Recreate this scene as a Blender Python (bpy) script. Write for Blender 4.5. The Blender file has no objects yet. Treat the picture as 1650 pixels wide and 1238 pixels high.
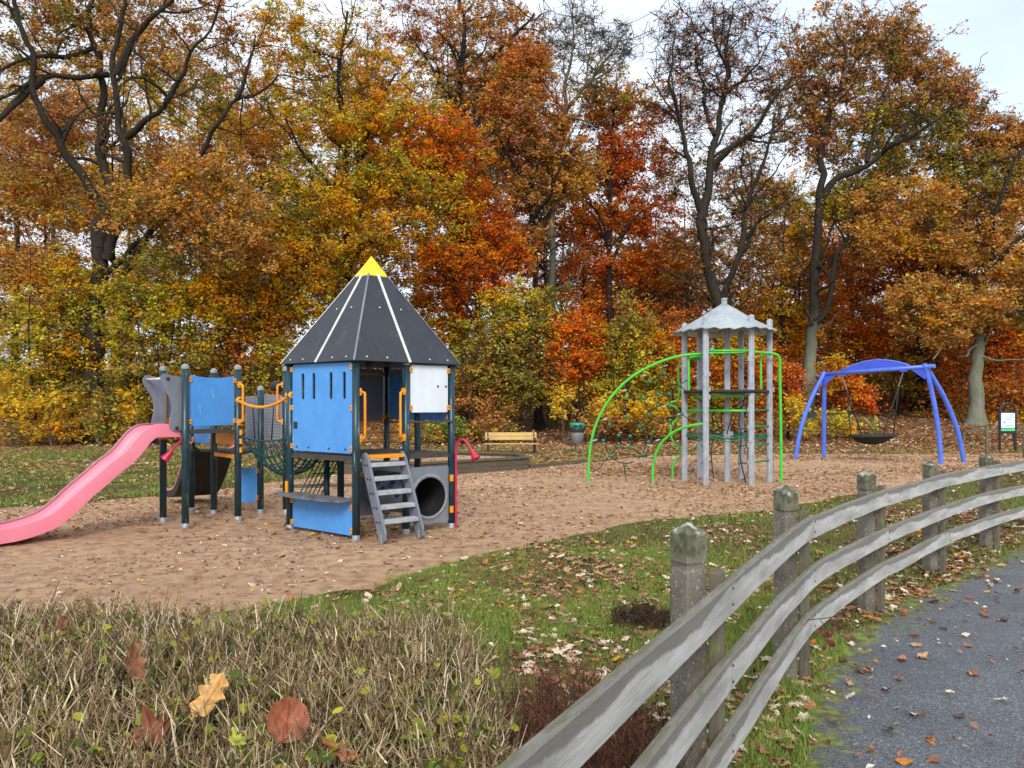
import bpy, math, random
import numpy as np
from mathutils import Vector, Matrix
from mathutils.geometry import tessellate_polygon

random.seed(7)
RNG = np.random.default_rng(7)
S = bpy.context.scene
COL = S.collection
PI = math.pi
FPX, HX, HY, EYE = 1240.0, 825.0, 652.0, 1.6     # lens and eye height the place was surveyed with


def V(*a):
    return Vector(a)


def at(px, py, Y):
    """A bearing and elevation read from the photo, at a real distance Y -> a point of the place."""
    return Vector(((px - HX) / FPX * Y, Y, EYE + (HY - py) / FPX * Y))


def gnd(px, py):
    Y = EYE * FPX / (py - HY)
    return Vector(((px - HX) / FPX * Y, Y, 0.0))


def srgb(r, g, b, k=1.0):
    f = lambda c: ((c / 255.0) / 12.92 if c / 255.0 <= .04045 else ((c / 255.0 + .055) / 1.055) ** 2.4)
    return (f(r) * k, f(g) * k, f(b) * k)


# ------------------------------------------------------------------ objects
def tag(o, label=None, cat=None, group=None, kind=None):
    if label: o['label'] = label
    if cat: o['category'] = cat
    if group: o['group'] = group
    if kind: o['kind'] = kind
    return o


def link(o, parent=None):
    COL.objects.link(o)
    if parent is not None:
        o.parent = parent
        if parent.parent is None:
            o.matrix_parent_inverse = Matrix.Translation(-parent.location)
    return o


def thing(name, label, cat, loc=(0, 0, 0), group=None):
    o = bpy.data.objects.new(name, None)
    o.empty_display_size = .2
    o.location = loc
    COL.objects.link(o)
    return tag(o, label, cat, group)


def np_mesh(name, verts, faces, mats, mi=None, cols=None, smooth=False, attrs=None):
    """verts Nx3, faces MxK (all faces the same number of corners)."""
    me = bpy.data.meshes.new(name)
    verts = np.asarray(verts, dtype=np.float32)
    faces = np.asarray(faces, dtype=np.int32)
    n, k = faces.shape
    me.vertices.add(len(verts)); me.vertices.foreach_set('co', verts.ravel())
    me.loops.add(n * k); me.loops.foreach_set('vertex_index', faces.ravel())
    me.polygons.add(n)
    me.polygons.foreach_set('loop_start', np.arange(0, n * k, k, dtype=np.int32))
    me.polygons.foreach_set('loop_total', np.full(n, k, dtype=np.int32))
    if mi is not None: me.polygons.foreach_set('material_index', np.asarray(mi, dtype=np.int32))
    me.polygons.foreach_set('use_smooth', np.full(n, bool(smooth)))
    for m in (mats if isinstance(mats, (list, tuple)) else [mats]): me.materials.append(m)
    if cols is not None:
        a = me.attributes.new('col', 'FLOAT_COLOR', 'FACE')
        c4 = np.ones((n, 4), dtype=np.float32); c4[:, :3] = cols
        a.data.foreach_set('color', c4.ravel())
    for nm, arr in (attrs or {}).items():
        a = me.attributes.new(nm, 'FLOAT', 'POINT')
        a.data.foreach_set('value', np.asarray(arr, dtype=np.float32))
    me.update(calc_edges=True)
    me.validate()
    return me


def frame_of(d, up=None):
    d = d.normalized()
    u = up if up is not None else (V(0, 0, 1) if abs(d.z) < .9 else V(1, 0, 0))
    x = u.cross(d)
    if x.length < 1e-6: x = V(1, 0, 0).cross(d)
    x.normalize()
    return x, d.cross(x).normalized(), d


class MB:
    def __init__(s):
        s.v = []; s.f = []; s.m = []; s.sm = []

    def add(s, vs, fs, mi=0, smooth=False):
        b = len(s.v)
        s.v += [tuple(p) for p in vs]
        for f in fs:
            s.f.append(tuple(b + i for i in f)); s.m.append(mi); s.sm.append(smooth)
        return s

    def box(s, c, sx, sy, sz, ax=None, mi=0):
        ex, ey, ez = ax or (V(1, 0, 0), V(0, 1, 0), V(0, 0, 1))
        c = Vector(c)
        vs = [c + ex * (sx / 2 * i) + ey * (sy / 2 * j) + ez * (sz / 2 * k) for k in (-1, 1) for j in (-1, 1) for i in (-1, 1)]
        return s.add(vs, [(0, 2, 3, 1), (4, 5, 7, 6), (0, 1, 5, 4), (2, 6, 7, 3), (0, 4, 6, 2), (1, 3, 7, 5)], mi)

    def beam(s, p, q, w, h, up=None, mi=0):
        p, q = Vector(p), Vector(q)
        x, y, d = frame_of(q - p, up)
        return s.box((p + q) / 2, w, h, (q - p).length, (x, y, d), mi)

    def tube(s, pts, r, n=10, mi=0, caps=True, closed=False, smooth=True):
        pts = [Vector(p) for p in pts]
        N = len(pts)
        rs = r if isinstance(r, (list, tuple)) else [r] * N
        T = []
        for i in range(N):
            a = pts[(i - 1) % N] if (closed or i > 0) else pts[i]
            b = pts[(i + 1) % N] if (closed or i < N - 1) else pts[i]
            T.append((b - a).normalized() if (b - a).length > 1e-9 else V(0, 0, 1))
        x, y, _ = frame_of(T[0])
        vs = []
        for i in range(N):
            x = x - T[i] * x.dot(T[i])
            if x.length < 1e-6: x = frame_of(T[i])[0]
            x.normalize(); y = T[i].cross(x)
            for k in range(n):
                a = 2 * PI * k / n
                vs.append(pts[i] + (x * math.cos(a) + y * math.sin(a)) * rs[i])
        fs = []
        for i in range(N if closed else N - 1):
            j = (i + 1) % N
            for k in range(n):
                l = (k + 1) % n
                fs.append((i * n + k, i * n + l, j * n + l, j * n + k))
        s.add(vs, fs, mi, smooth)
        if caps and not closed:
            b = len(s.v) - N * n
            s.f.append(tuple(b + k for k in reversed(range(n)))); s.m.append(mi); s.sm.append(False)
            s.f.append(tuple(b + (N - 1) * n + k for k in range(n))); s.m.append(mi); s.sm.append(False)
        return s

    def lathe(s, prof, c=(0, 0, 0), n=16, mi=0, axis=None, smooth=True, rx=1.0):
        c = Vector(c)
        x, y, d = frame_of(axis) if axis is not None else (V(1, 0, 0), V(0, 1, 0), V(0, 0, 1))
        vs, fs = [], []
        for (r, z) in prof:
            for k in range(n):
                a = 2 * PI * k / n
                vs.append(c + x * (r * rx * math.cos(a)) + y * (r * math.sin(a)) + d * z)
        for i in range(len(prof) - 1):
            for k in range(n):
                l = (k + 1) % n
                fs.append((i * n + k, i * n + l, (i + 1) * n + l, (i + 1) * n + k))
        return s.add(vs, fs, mi, smooth)

    def prism(s, loops, o, ex, ey, t, mi=0, side=None):
        """outline (+holes) in the plane o + ex*u + ey*v, thickness t about the plane."""
        o = Vector(o); nrm = ex.cross(ey).normalized()
        area = lambda L: sum(L[i][0] * L[(i + 1) % len(L)][1] - L[(i + 1) % len(L)][0] * L[i][1] for i in range(len(L))) / 2
        loops = [list(L) if (area(L) > 0) == (i == 0) else list(reversed(L)) for i, L in enumerate(loops)]
        tri = tessellate_polygon([[Vector((u, v, 0)) for u, v in L] for L in loops])
        flat = [p for L in loops for p in L]
        n = len(flat)
        vs = [o + ex * u + ey * v + nrm * (t / 2) for u, v in flat] + [o + ex * u + ey * v - nrm * (t / 2) for u, v in flat]
        fs = []
        for a, b, c in tri:
            A = (flat[b][0] - flat[a][0]) * (flat[c][1] - flat[a][1]) - (flat[c][0] - flat[a][0]) * (flat[b][1] - flat[a][1])
            if A < 0: b, c = c, b
            fs.append((a, b, c)); fs.append((n + a, n + c, n + b))
        s.add(vs, fs, mi)
        k0, sf = 0, []
        for L in loops:
            m = len(L)
            for i in range(m):
                a, b = k0 + i, k0 + (i + 1) % m
                sf.append((a, n + a, n + b, b))
            k0 += m
        b0 = len(s.v) - 2 * n
        for f in sf:
            s.f.append(tuple(b0 + i for i in f)); s.m.append(mi if side is None else side); s.sm.append(False)
        return s

    def build(s, name, mats, parent=None, bevel=0):
        me = bpy.data.meshes.new(name)
        me.from_pydata(s.v, [], s.f)
        for m in (mats if isinstance(mats, (list, tuple)) else [mats]): me.materials.append(m)
        me.polygons.foreach_set('material_index', s.m)
        me.polygons.foreach_set('use_smooth', s.sm)
        me.update()
        o = bpy.data.objects.new(name, me)
        link(o, parent)
        if bevel:
            b = o.modifiers.new('Bevel', 'BEVEL'); b.width = bevel; b.segments = 2; b.limit_method = 'ANGLE'; b.angle_limit = math.radians(40)
        return o


def spline(P, n=6, closed=False):
    P = [Vector(p) for p in P]
    N = len(P); out = []
    for i in range(N if closed else N - 1):
        g = lambda k: P[k % N] if closed else P[max(0, min(N - 1, k))]
        a, b, c, d = g(i - 1), g(i), g(i + 1), g(i + 2)
        for k in range(n):
            t = k / n
            out.append(.5 * ((2 * b) + (c - a) * t + (2 * a - 5 * b + 4 * c - d) * t * t + (3 * b - a - 3 * c + d) * t ** 3))
    if not closed: out.append(P[-1])
    return out


def rrect(x0, y0, x1, y1, r, n=4):
    out = []
    for cx, cy, a0 in ((x1 - r, y1 - r, 0), (x0 + r, y1 - r, 90), (x0 + r, y0 + r, 180), (x1 - r, y0 + r, 270)):
        for k in range(n + 1):
            a = math.radians(a0 + 90 * k / n)
            out.append((cx + r * math.cos(a), cy + r * math.sin(a)))
    return out


def circ(cx, cy, r, n=24):
    return [(cx + r * math.cos(2 * PI * k / n), cy + r * math.sin(2 * PI * k / n)) for k in range(n)]


# ------------------------------------------------------------------ materials
def nodes(name):
    m = bpy.data.materials.new(name); m.use_nodes = True
    nt = m.node_tree
    return m, nt, nt.nodes['Principled BSDF'], nt.links.new


def N(nt, t, **kw):
    n = nt.nodes.new(t)
    for k, v in kw.items():
        if k.startswith('i_'): n.inputs[k[2:].replace('_', ' ')].default_value = v
        else: setattr(n, k, v)
    return n


def mixc(nt, fac, a, b, blend='MIX'):
    m = nt.nodes.new('ShaderNodeMix'); m.data_type = 'RGBA'; m.blend_type = blend
    for sock, val in ((m.inputs['Factor'], fac), (m.inputs['A'], a), (m.inputs['B'], b)):
        if hasattr(val, 'is_output'): nt.links.new(val, sock)
        else:
            if isinstance(val, (tuple, list)): sock.default_value = (*val[:3], 1)
            else: sock.default_value = val
    return m.outputs['Result'] if 'Result' in m.outputs and m.data_type != 'RGBA' else m.outputs[2]


def ramp(nt, src, stops, k=1.0):
    if k != 1.0:
        mm_ = nt.nodes.new('ShaderNodeMath'); mm_.operation = 'MULTIPLY'; mm_.inputs[1].default_value = 1 / k
        nt.links.new(src, mm_.inputs[0]); src = mm_.outputs[0]
        stops = [(p / k, c) for p, c in stops]
    r = nt.nodes.new('ShaderNodeValToRGB')
    el = r.color_ramp.elements
    while len(el) < len(stops): el.new(.5)
    for e, (p, c) in zip(el, stops):
        e.position = p
        e.color = (*c, 1) if isinstance(c, (tuple, list)) else (c, c, c, 1)
    nt.links.new(src, r.inputs[0])
    return r.outputs[0]


def noise(nt, scale, detail=4, rough=.55, vec=None, stretch=None, coord='Object'):
    tc = N(nt, 'ShaderNodeTexCoord')
    src = vec or tc.outputs[coord]
    if stretch:
        mp = N(nt, 'ShaderNodeMapping'); mp.inputs['Scale'].default_value = stretch
        nt.links.new(src, mp.inputs[0]); src = mp.outputs[0]
    n = N(nt, 'ShaderNodeTexNoise', i_Scale=scale, i_Detail=detail, i_Roughness=rough)
    nt.links.new(src, n.inputs['Vector'])
    return n.outputs[0]


def bump(nt, b, h, strength=.3, dist=.01):
    bp = N(nt, 'ShaderNodeBump', i_Strength=strength, i_Distance=dist)
    nt.links.new(h, bp.inputs['Height']); nt.links.new(bp.outputs[0], b.inputs['Normal'])


def paint(name, c, c2=None, rough=.45, scale=9, amount=(.45, .65), wear=None, wear_at=(.62, .68), wscale=14, wstretch=(1, 1, .25), metal=0, bmp=.06):
    """painted / plastic surface with gentle tone drift, optional scuffs with their own shape"""
    m, nt, b, L = nodes(name)
    f = ramp(nt, noise(nt, scale, 5), [(amount[0], 0), (amount[1], 1)])
    col = mixc(nt, f, c, c2 or tuple(x * .82 for x in c))
    if wear is not None:
        w = ramp(nt, noise(nt, wscale, 6, .65, stretch=wstretch), [(wear_at[0], 0), (wear_at[1], 1)])
        col = mixc(nt, w, col, wear)
    if bmp:     # rain-streaked grime
        col = mixc(nt, ramp(nt, noise(nt, 4, 5, .65, stretch=(3, 3, .45)), [(.42, 0), (.74, .75)]), col, tuple(x * (.62 if max(c) < .6 else .84) + .02 for x in c))
    L(col, b.inputs['Base Color'])
    b.inputs['Roughness'].default_value = rough; b.inputs['Metallic'].default_value = metal
    if bmp: bump(nt, b, noise(nt, scale * 12, 3), bmp, .004)
    return m


def wood(name, c, c2, axis=(1, 1, 12), rough=.8, scale=6, bmp=.4, moss=None):
    m, nt, b, L = nodes(name)
    g = noise(nt, scale, 8, .65, stretch=axis)
    col = mixc(nt, ramp(nt, g, [(.35, 0), (.65, 1)]), c, c2)
    big = noise(nt, 2.3, 3)
    col = mixc(nt, ramp(nt, big, [(.4, 0), (.7, .5)]), col, tuple(x * .55 for x in c))
    if moss:
        col = mixc(nt, ramp(nt, noise(nt, 16, 6), [(.55, 0), (.66, .8)]), col, moss)
    L(col, b.inputs['Base Color']); b.inputs['Roughness'].default_value = rough
    bump(nt, b, g, bmp, .006)
    return m


M = {}
M['blue'] = paint('blue_plastic', srgb(82, 156, 228), srgb(72, 146, 220), .38, 3, wear=srgb(146, 186, 220), wear_at=(.63, .72), wscale=9, wstretch=(1, 1, .5))
M['white'] = paint('white_plastic', srgb(226, 234, 243), srgb(214, 222, 232), .4, 3)
M['grey'] = paint('grey_plastic', srgb(124, 130, 142), srgb(112, 118, 130), .45, 4, wear=srgb(150, 154, 160), wear_at=(.66, .8))
M['orange'] = paint('orange_paint', srgb(244, 160, 22), srgb(226, 138, 18), .38, 6, wear=srgb(150, 95, 40), wear_at=(.72, .76))
M['green_post'] = paint('dark_green_post', srgb(16, 58, 70), srgb(12, 44, 52), .35, 6, wear=srgb(132, 150, 150), wear_at=(.60, .64), wscale=26, wstretch=(1.6, 1.6, .10))
M['cap'] = paint('post_cap_grey', srgb(150, 152, 150), srgb(122, 124, 122), .6, 20)
M['steel'] = paint('galvanised_steel', srgb(165, 172, 178), srgb(140, 148, 154), .45, 22, metal=.35)
M['roofdark'] = paint('roof_laminate', srgb(48, 52, 60), srgb(42, 45, 52), .5, 3, wear=srgb(84, 88, 96), wear_at=(.60, .78), wscale=5, wstretch=(1, 1, .35))
M['roofstrip'] = paint('roof_batten_white', srgb(222, 224, 222), srgb(200, 202, 198), .5, 8)
M['yellow'] = paint('roof_cap_yellow', srgb(246, 212, 30), srgb(232, 190, 30), .4, 6, wear=srgb(180, 140, 40), wear_at=(.66, .72))
M['pink'] = paint('slide_pink', srgb(244, 144, 162), srgb(236, 122, 144), .42, 1.6, amount=(.35, .7), wear=srgb(228, 90, 112), wear_at=(.60, .85), wscale=3, wstretch=(1, 1, 1), bmp=.02)
M['black'] = paint('black_plastic', (.012, .012, .013), (.02, .02, .02), .6, 6)
M['bolt'] = paint('bolt_dark', (.02, .025, .035), None, .4, 20, bmp=0)
M['deck'] = paint('deck_board', srgb(74, 66, 60), srgb(58, 52, 48), .8, 16)
M['shelf'] = paint('shelf_board', srgb(110, 112, 116), srgb(74, 74, 78), .6, 9, wear=srgb(170, 172, 172), wear_at=(.62, .68), wscale=11, wstretch=(1, 1, 1))
M['net'] = paint('green_rope', srgb(20, 78, 82), srgb(14, 52, 56), .85, 60)
M['netblack'] = paint('black_rope', (.018, .022, .022), (.03, .034, .03), .9, 60)
M['magenta'] = paint('red_pipe', srgb(206, 34, 84), srgb(180, 28, 70), .4, 8)
M['greytube'] = paint('tunnel_grey', srgb(140, 146, 152), srgb(122, 128, 134), .5, 6)
M['tread'] = paint('tread_grey', srgb(178, 184, 188), srgb(150, 154, 156), .6, 14, wear=srgb(112, 110, 104), wear_at=(.62, .7), wscale=12, wstretch=(1, 1, 1))
M['bluedot'] = paint('dark_blue_dot', srgb(36, 70, 130), None, .5, 9)
M['limegreen'] = paint('lime_green_paint', srgb(76, 206, 60), srgb(62, 186, 52), .32, 6)
M['alu'] = paint('aluminium_post', srgb(182, 188, 198), srgb(160, 166, 176), .42, 9, metal=.25)
M['canopy'] = paint('canopy_grey', srgb(172, 180, 184), srgb(148, 158, 164), .5, 2.5)
M['canopyline'] = paint('canopy_groove', srgb(110, 118, 124), None, .6, 9)
M['darkplate'] = paint('deck_dark', srgb(38, 38, 40), None, .7, 12)
M['netgreen'] = paint('green_connector', srgb(22, 128, 88), None, .5, 12)
M['violet'] = paint('swing_violet_blue', srgb(86, 122, 232), srgb(74, 106, 216), .34, 4)
M['violetpanel'] = paint('swing_panel_blue', srgb(66, 92, 214), srgb(56, 80, 196), .4, 4)
M['plank'] = wood('bench_slat', srgb(220, 190, 124), srgb(198, 162, 98), (2, 14, 14))
M['iron'] = paint('black_iron', (.012, .013, .015), (.02, .021, .024), .5, 14)
M['bingrey'] = paint('bin_zinc', srgb(158, 164, 168), srgb(130, 136, 140), .45, 12, metal=.3)
M['bingreen'] = paint('bin_lid_green', srgb(30, 150, 118), None, .45, 8)
M['bag'] = paint('bin_bag', (.012, .014, .013), (.03, .034, .03), .35, 20, bmp=.6)
M['sandwood'] = wood('sandpit_timber', srgb(104, 92, 76), srgb(78, 70, 58), (1.5, 1.5, 9), moss=srgb(92, 98, 70))
M['oldwood'] = wood('old_timber', srgb(116, 106, 92), srgb(86, 78, 66), (8, 8, 1), moss=srgb(106, 118, 60))
M['signface'] = paint('sign_white', srgb(222, 238, 242), srgb(214, 232, 238), .4, 2, bmp=0)
M['signtext'] = paint('sign_print_grey', srgb(120, 140, 154), None, .6, 4, bmp=0)
M['signblue'] = paint('sign_print_teal', srgb(40, 168, 206), None, .5, 4, bmp=0)
M['signgreen'] = paint('sign_print_green', srgb(120, 212, 96), None, .5, 4, bmp=0)


def attr_mat(name, rough=.7, transl=.35, boost=1.0, spec=.25):
    m, nt, b, L = nodes(name)
    a = N(nt, 'ShaderNodeAttribute'); a.attribute_name = 'col'
    L(a.outputs['Color'], b.inputs['Base Color'])
    b.inputs['Roughness'].default_value = rough
    b.inputs['Specular IOR Level'].default_value = spec
    if transl:
        t = N(nt, 'ShaderNodeBsdfTranslucent'); L(a.outputs['Color'], t.inputs['Color'])
        mx = N(nt, 'ShaderNodeMixShader'); mx.inputs[0].default_value = transl
        L(b.outputs[0], mx.inputs[1]); L(t.outputs[0], mx.inputs[2])
        L(mx.outputs[0], nt.nodes['Material Output'].inputs['Surface'])
    return m


M['leaf'] = attr_mat('autumn_leaf', .6, .42)
M['litter'] = attr_mat('fallen_leaf', .7, .12)
M['blade'] = attr_mat('grass_blade', .6, .3)
M['twig'] = attr_mat('twig_bark', .8, 0)


def bark(name, c, c2, moss, msc=(.5, .62)):
    m, nt, b, L = nodes(name)
    g = noise(nt, 5, 8, .7, stretch=(3, 3, .5))
    col = mixc(nt, ramp(nt, g, [(.35, 0), (.68, 1)]), c, c2)
    col = mixc(nt, ramp(nt, noise(nt, 1.3, 6, .6), [(msc[0], 0), (msc[1], .85)]), col, moss)
    L(col, b.inputs['Base Color']); b.inputs['Roughness'].default_value = .9
    b.inputs['Specular IOR Level'].default_value = .15
    bump(nt, b, g, .7, .04)
    return m


M['bark_oak'] = bark('bark_oak', srgb(66, 59, 51), srgb(36, 33, 29), srgb(58, 58, 34), (.55, .7))
M['bark_beech'] = bark('bark_beech', srgb(138, 138, 126), srgb(104, 106, 94), srgb(112, 120, 88), (.45, .62))
def foot_bark():
    m, nt, b, L = nodes('bark_pale_foot')
    g = noise(nt, 5, 8, .7, stretch=(3, 3, .5))
    lo = mixc(nt, ramp(nt, g, [(.35, 0), (.68, 1)]), srgb(140, 140, 126), srgb(100, 102, 90))
    lo = mixc(nt, ramp(nt, noise(nt, 1.3, 6, .6), [(.45, 0), (.62, .85)]), lo, srgb(112, 120, 88))
    hi = mixc(nt, ramp(nt, g, [(.35, 0), (.68, 1)]), srgb(64, 58, 50), srgb(38, 34, 31))
    tc = N(nt, 'ShaderNodeTexCoord'); sx = N(nt, 'ShaderNodeSeparateXYZ'); L(tc.outputs['Object'], sx.inputs[0])
    L(mixc(nt, ramp(nt, sx.outputs[2], [(2.8, 0), (5.5, 1)], 10.0), lo, hi), b.inputs['Base Color'])
    b.inputs['Roughness'].default_value = .9; b.inputs['Specular IOR Level'].default_value = .15
    bump(nt, b, g, .7, .04)
    return m


M['bark_foot'] = foot_bark()
M['bark_mid'] = bark('bark_mid', srgb(100, 96, 86), srgb(66, 62, 54), srgb(84, 88, 58), (.5, .65))
M['bark_dark'] = bark('bark_dark', srgb(52, 46, 42), srgb(34, 31, 28), srgb(52, 52, 32), (.58, .7))

# ------------------------------------------------------------------ the setting: terrain, sand, path
def vnoise(x, y, sc, seed=0):
    """smooth value noise, vectorised, about -1..1"""
    x = np.asarray(x, dtype=np.float64) * sc + seed * 17.31; y = np.asarray(y, dtype=np.float64) * sc + seed * 7.77
    xi = np.floor(x).astype(np.int64); yi = np.floor(y).astype(np.int64)
    fx = x - xi; fy = y - yi
    fx = fx * fx * (3 - 2 * fx); fy = fy * fy * (3 - 2 * fy)
    def h(a, b):
        n = (a * 374761393 + b * 668265263 + seed * 982451653) & 0x7fffffff
        n = ((n ^ (n >> 13)) * 1274126177) & 0x7fffffff
        return ((n ^ (n >> 16)) & 0xffff) / 32767.5 - 1
    return (h(xi, yi) * (1 - fx) + h(xi + 1, yi) * fx) * (1 - fy) + (h(xi, yi + 1) * (1 - fx) + h(xi + 1, yi + 1) * fx) * fy


def fbm(x, y, sc, o=3, seed=0):
    return sum(vnoise(x, y, sc * 2 ** i, seed + i) * .5 ** i for i in range(o)) / 1.6


def sdist(x, y, poly):
    """signed distance to a polygon, + inside"""
    x = np.asarray(x, dtype=np.float64); y = np.asarray(y, dtype=np.float64)
    d = np.full(x.shape, 1e9); ins = np.zeros(x.shape, dtype=bool)
    n = len(poly)
    for i in range(n):
        ax, ay = poly[i]; bx, by = poly[(i + 1) % n]
        ex, ey = bx - ax, by - ay
        t = np.clip(((x - ax) * ex + (y - ay) * ey) / (ex * ex + ey * ey + 1e-12), 0, 1)
        d = np.minimum(d, np.hypot(x - ax - t * ex, y - ay - t * ey))
        if ay != by:
            c = ((ay > y) != (by > y)) & (x < (bx - ax) * (y - ay) / (by - ay) + ax)
            ins ^= c
    return np.where(ins, d, -d)


SAND = [(-20, 3.6), (-8, 4.8), (-3.6, 5.4), (-2.19, 5.96), (-1.71, 6.34), (-1.25, 6.89), (-.76, 7.54), (-.17, 8.34), (.79, 9.45), (2.02, 10.8), (3.9, 11.6),
        (6.1, 13.7), (8.4, 15.6), (9.96, 16.8), (12.6, 18.9), (17, 21.5), (21, 24), (17, 25.4), (12.5, 25.0), (9, 25.2), (5.5, 24.4), (3.9, 23.6), (2.15, 21.3), (.5, 19.3),
        (-4.0, 17.8), (-5.2, 15), (-6.54, 13.0), (-7.8, 11.9), (-9.5, 11.4), (-20, 10)]
PATH = [(-2.6, -4), (-1.25, -1.6), (-.4, 0), (.22, 1.2), (.74, 2.3), (1.25, 3.39), (1.86, 4.64), (2.5, 5.47), (3.22, 6.24), (4.28, 7.27), (5.62, 8.5), (7.6, 9.9),
        (10.5, 11.6), (15, 13.6), (24, 17), (26, 12), (12.5, 7.6), (8.4, 5.4), (6.0, 3.0), (4.9, 0), (4.2, -4)]


def hills(x, y):
    x = np.asarray(x, dtype=np.float64); y = np.asarray(y, dtype=np.float64)
    t = np.maximum(0, y - 29 - .6 * np.sin(x * .21))
    r = .088 * t * np.clip(t / 4, 0, 1)
    r = np.where(t > 26, .088 * 26 + (t - 26) * .01, r)
    return r + .05 * fbm(x, y, .25, 2, 3) * np.clip(y / 20, 0, 1) * np.clip((y - 12) / 12, 0, 1)


def smooth(a, b, t):
    t = np.clip((t - a) / (b - a), 0, 1)
    return t * t * (3 - 2 * t)


def ground_z(x, y):
    return hills(x, y) + .012 * fbm(x, y, 1.7, 2, 11)


def sand_z(x, y, sd=None):
    sd = sdist(x, y, SAND) if sd is None else sd
    return hills(x, y) + np.clip(sd * .14 + .03 * fbm(x, y, 2.2, 3, 21), -.06, .012) + smooth(.1, .5, sd) * (.014 * fbm(x, y, 2.6, 3, 5) + .030 * np.maximum(0, fbm(x, y, 5.0, 2, 8) - .05) - .02 * np.maximum(0, fbm(x, y, 4.2, 2, 18) - .2))


def path_z(x, y, sd=None):
    sd = sdist(x, y, PATH) if sd is None else sd
    return hills(x, y) + np.clip(sd * .22 + .03 * fbm(x, y, 2.6, 3, 31), -.06, .016) + .002 * fbm(x, y, 5, 2, 4)


def warp(a, b, d0, grow, lo, hi):
    """coordinates: step d0 inside [a,b], growing by a factor outside"""
    c = list(np.arange(a, b, d0))
    s, p, left = d0, a, []
    while p > lo: s *= grow; p -= s; left.append(p)
    s, p, right = d0, c[-1], []
    while p < hi: s *= grow; p += s; right.append(p)
    return np.array(left[::-1] + c + right)


def sheet(name, xs, ys, zf, keep=None, mats=None, attrs=None):
    X, Y = np.meshgrid(xs, ys); nx = len(xs)
    x, y = X.ravel(), Y.ravel()
    z = zf(x, y)
    i = np.arange((len(ys) - 1) * nx).reshape(len(ys) - 1, nx)[:, :-1].ravel()
    F = np.stack([i, i + 1, i + nx + 1, i + nx], 1)
    if keep is not None:
        k = keep(x, y); F = F[k[F].any(1)]
        used = np.unique(F); re = np.full(len(x), -1); re[used] = np.arange(len(used))
        F = re[F]; x, y, z = x[used], y[used], z[used]
    at_ = {k: f(x, y) for k, f in (attrs or {}).items()}
    me = np_mesh(name, np.stack([x, y, z], 1), F, mats, smooth=True, attrs=at_)
    o = bpy.data.objects.new(name, me); link(o); tag(o, kind='structure')
    return o


def ground_mat():
    m, nt, b, L = nodes('lawn_and_leaf_mould')
    f1 = ramp(nt, noise(nt, 2.2, 5), [(.38, 0), (.62, 1)])
    soil = mixc(nt, f1, srgb(88, 84, 46), srgb(96, 80, 54))
    fine = ramp(nt, noise(nt, 40, 4), [(.35, 0), (.7, 1)])
    soil = mixc(nt, fine, soil, srgb(66, 66, 34))
    a = N(nt, 'ShaderNodeAttribute'); a.attribute_name = 'wood'
    tc = N(nt, 'ShaderNodeTexCoord')
    vo = N(nt, 'ShaderNodeTexVoronoi', i_Scale=9.0); L(tc.outputs['Object'], vo.inputs['Vector'])
    sp = N(nt, 'ShaderNodeSeparateColor'); L(vo.outputs['Color'], sp.inputs[0])
    leafc = ramp(nt, sp.outputs[0], [(0, srgb(70, 48, 32)), (.35, srgb(112, 78, 50)), (.7, srgb(140, 104, 66)), (1, srgb(168, 128, 84))])
    L(mixc(nt, a.outputs['Fac'], soil, leafc), b.inputs['Base Color'])
    b.inputs['Roughness'].default_value = .95; b.inputs['Specular IOR Level'].default_value = .1
    bump(nt, b, vo.outputs['Distance'], .5, .03)
    return m


def sand_mat():
    m, nt, b, L = nodes('playground_sand')
    big = ramp(nt, noise(nt, .55, 4), [(.35, 0), (.65, 1)])
    c = mixc(nt, big, srgb(252, 208, 166), srgb(234, 188, 146))
    med = ramp(nt, noise(nt, 6, 6, .65), [(.44, 0), (.62, 1)])
    c = mixc(nt, med, c, srgb(192, 146, 112))
    gr = noise(nt, 160, 3, .7)
    c = mixc(nt, ramp(nt, gr, [(.3, 0), (.75, .55)]), c, srgb(226, 190, 160))
    L(c, b.inputs['Base Color']); b.inputs['Roughness'].default_value = .95; b.inputs['Specular IOR Level'].default_value = .12
    h = mixc(nt, .4, noise(nt, 9, 6, .65), gr)
    bump(nt, b, h, 1.0, .10)
    return m


def asphalt_mat():
    m, nt, b, L = nodes('asphalt')
    tc = N(nt, 'ShaderNodeTexCoord')
    vo = N(nt, 'ShaderNodeTexVoronoi', i_Scale=130.0); L(tc.outputs['Object'], vo.inputs['Vector'])
    sp = N(nt, 'ShaderNodeSeparateColor'); L(vo.outputs['Color'], sp.inputs[0])
    c = ramp(nt, sp.outputs[0], [(0, srgb(66, 68, 71)), (.5, srgb(94, 97, 101)), (.9, srgb(110, 113, 118)), (1, srgb(148, 151, 156))])
    c = mixc(nt, ramp(nt, noise(nt, 1.6, 5), [(.4, 0), (.7, .45)]), c, srgb(58, 60, 64))
    a = N(nt, 'ShaderNodeAttribute'); a.attribute_name = 'edge'
    n = noise(nt, 7, 6, .65)
    mt = N(nt, 'ShaderNodeMath', operation='ADD'); L(a.outputs['Fac'], mt.inputs[0]); L(n, mt.inputs[1])
    moss = ramp(nt, mt.outputs[0], [(.98, 0), (1.14, 1)], 2.0)
    mosc = mixc(nt, ramp(nt, noise(nt, 18, 4), [(.4, 0), (.6, 1)]), srgb(126, 138, 42), srgb(84, 80, 50))
    L(mixc(nt, moss, c, mosc), b.inputs['Base Color'])
    L(ramp(nt, noise(nt, 2.0, 4), [(.35, .38), (.65, .7)]), b.inputs['Roughness'])
    bump(nt, b, vo.outputs['Distance'], .55, .006)
    return m


xs = warp(-9, 9, .11, 1.07, -260, 260); ys = warp(-2, 15, .11, 1.045, -40, 380)


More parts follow.
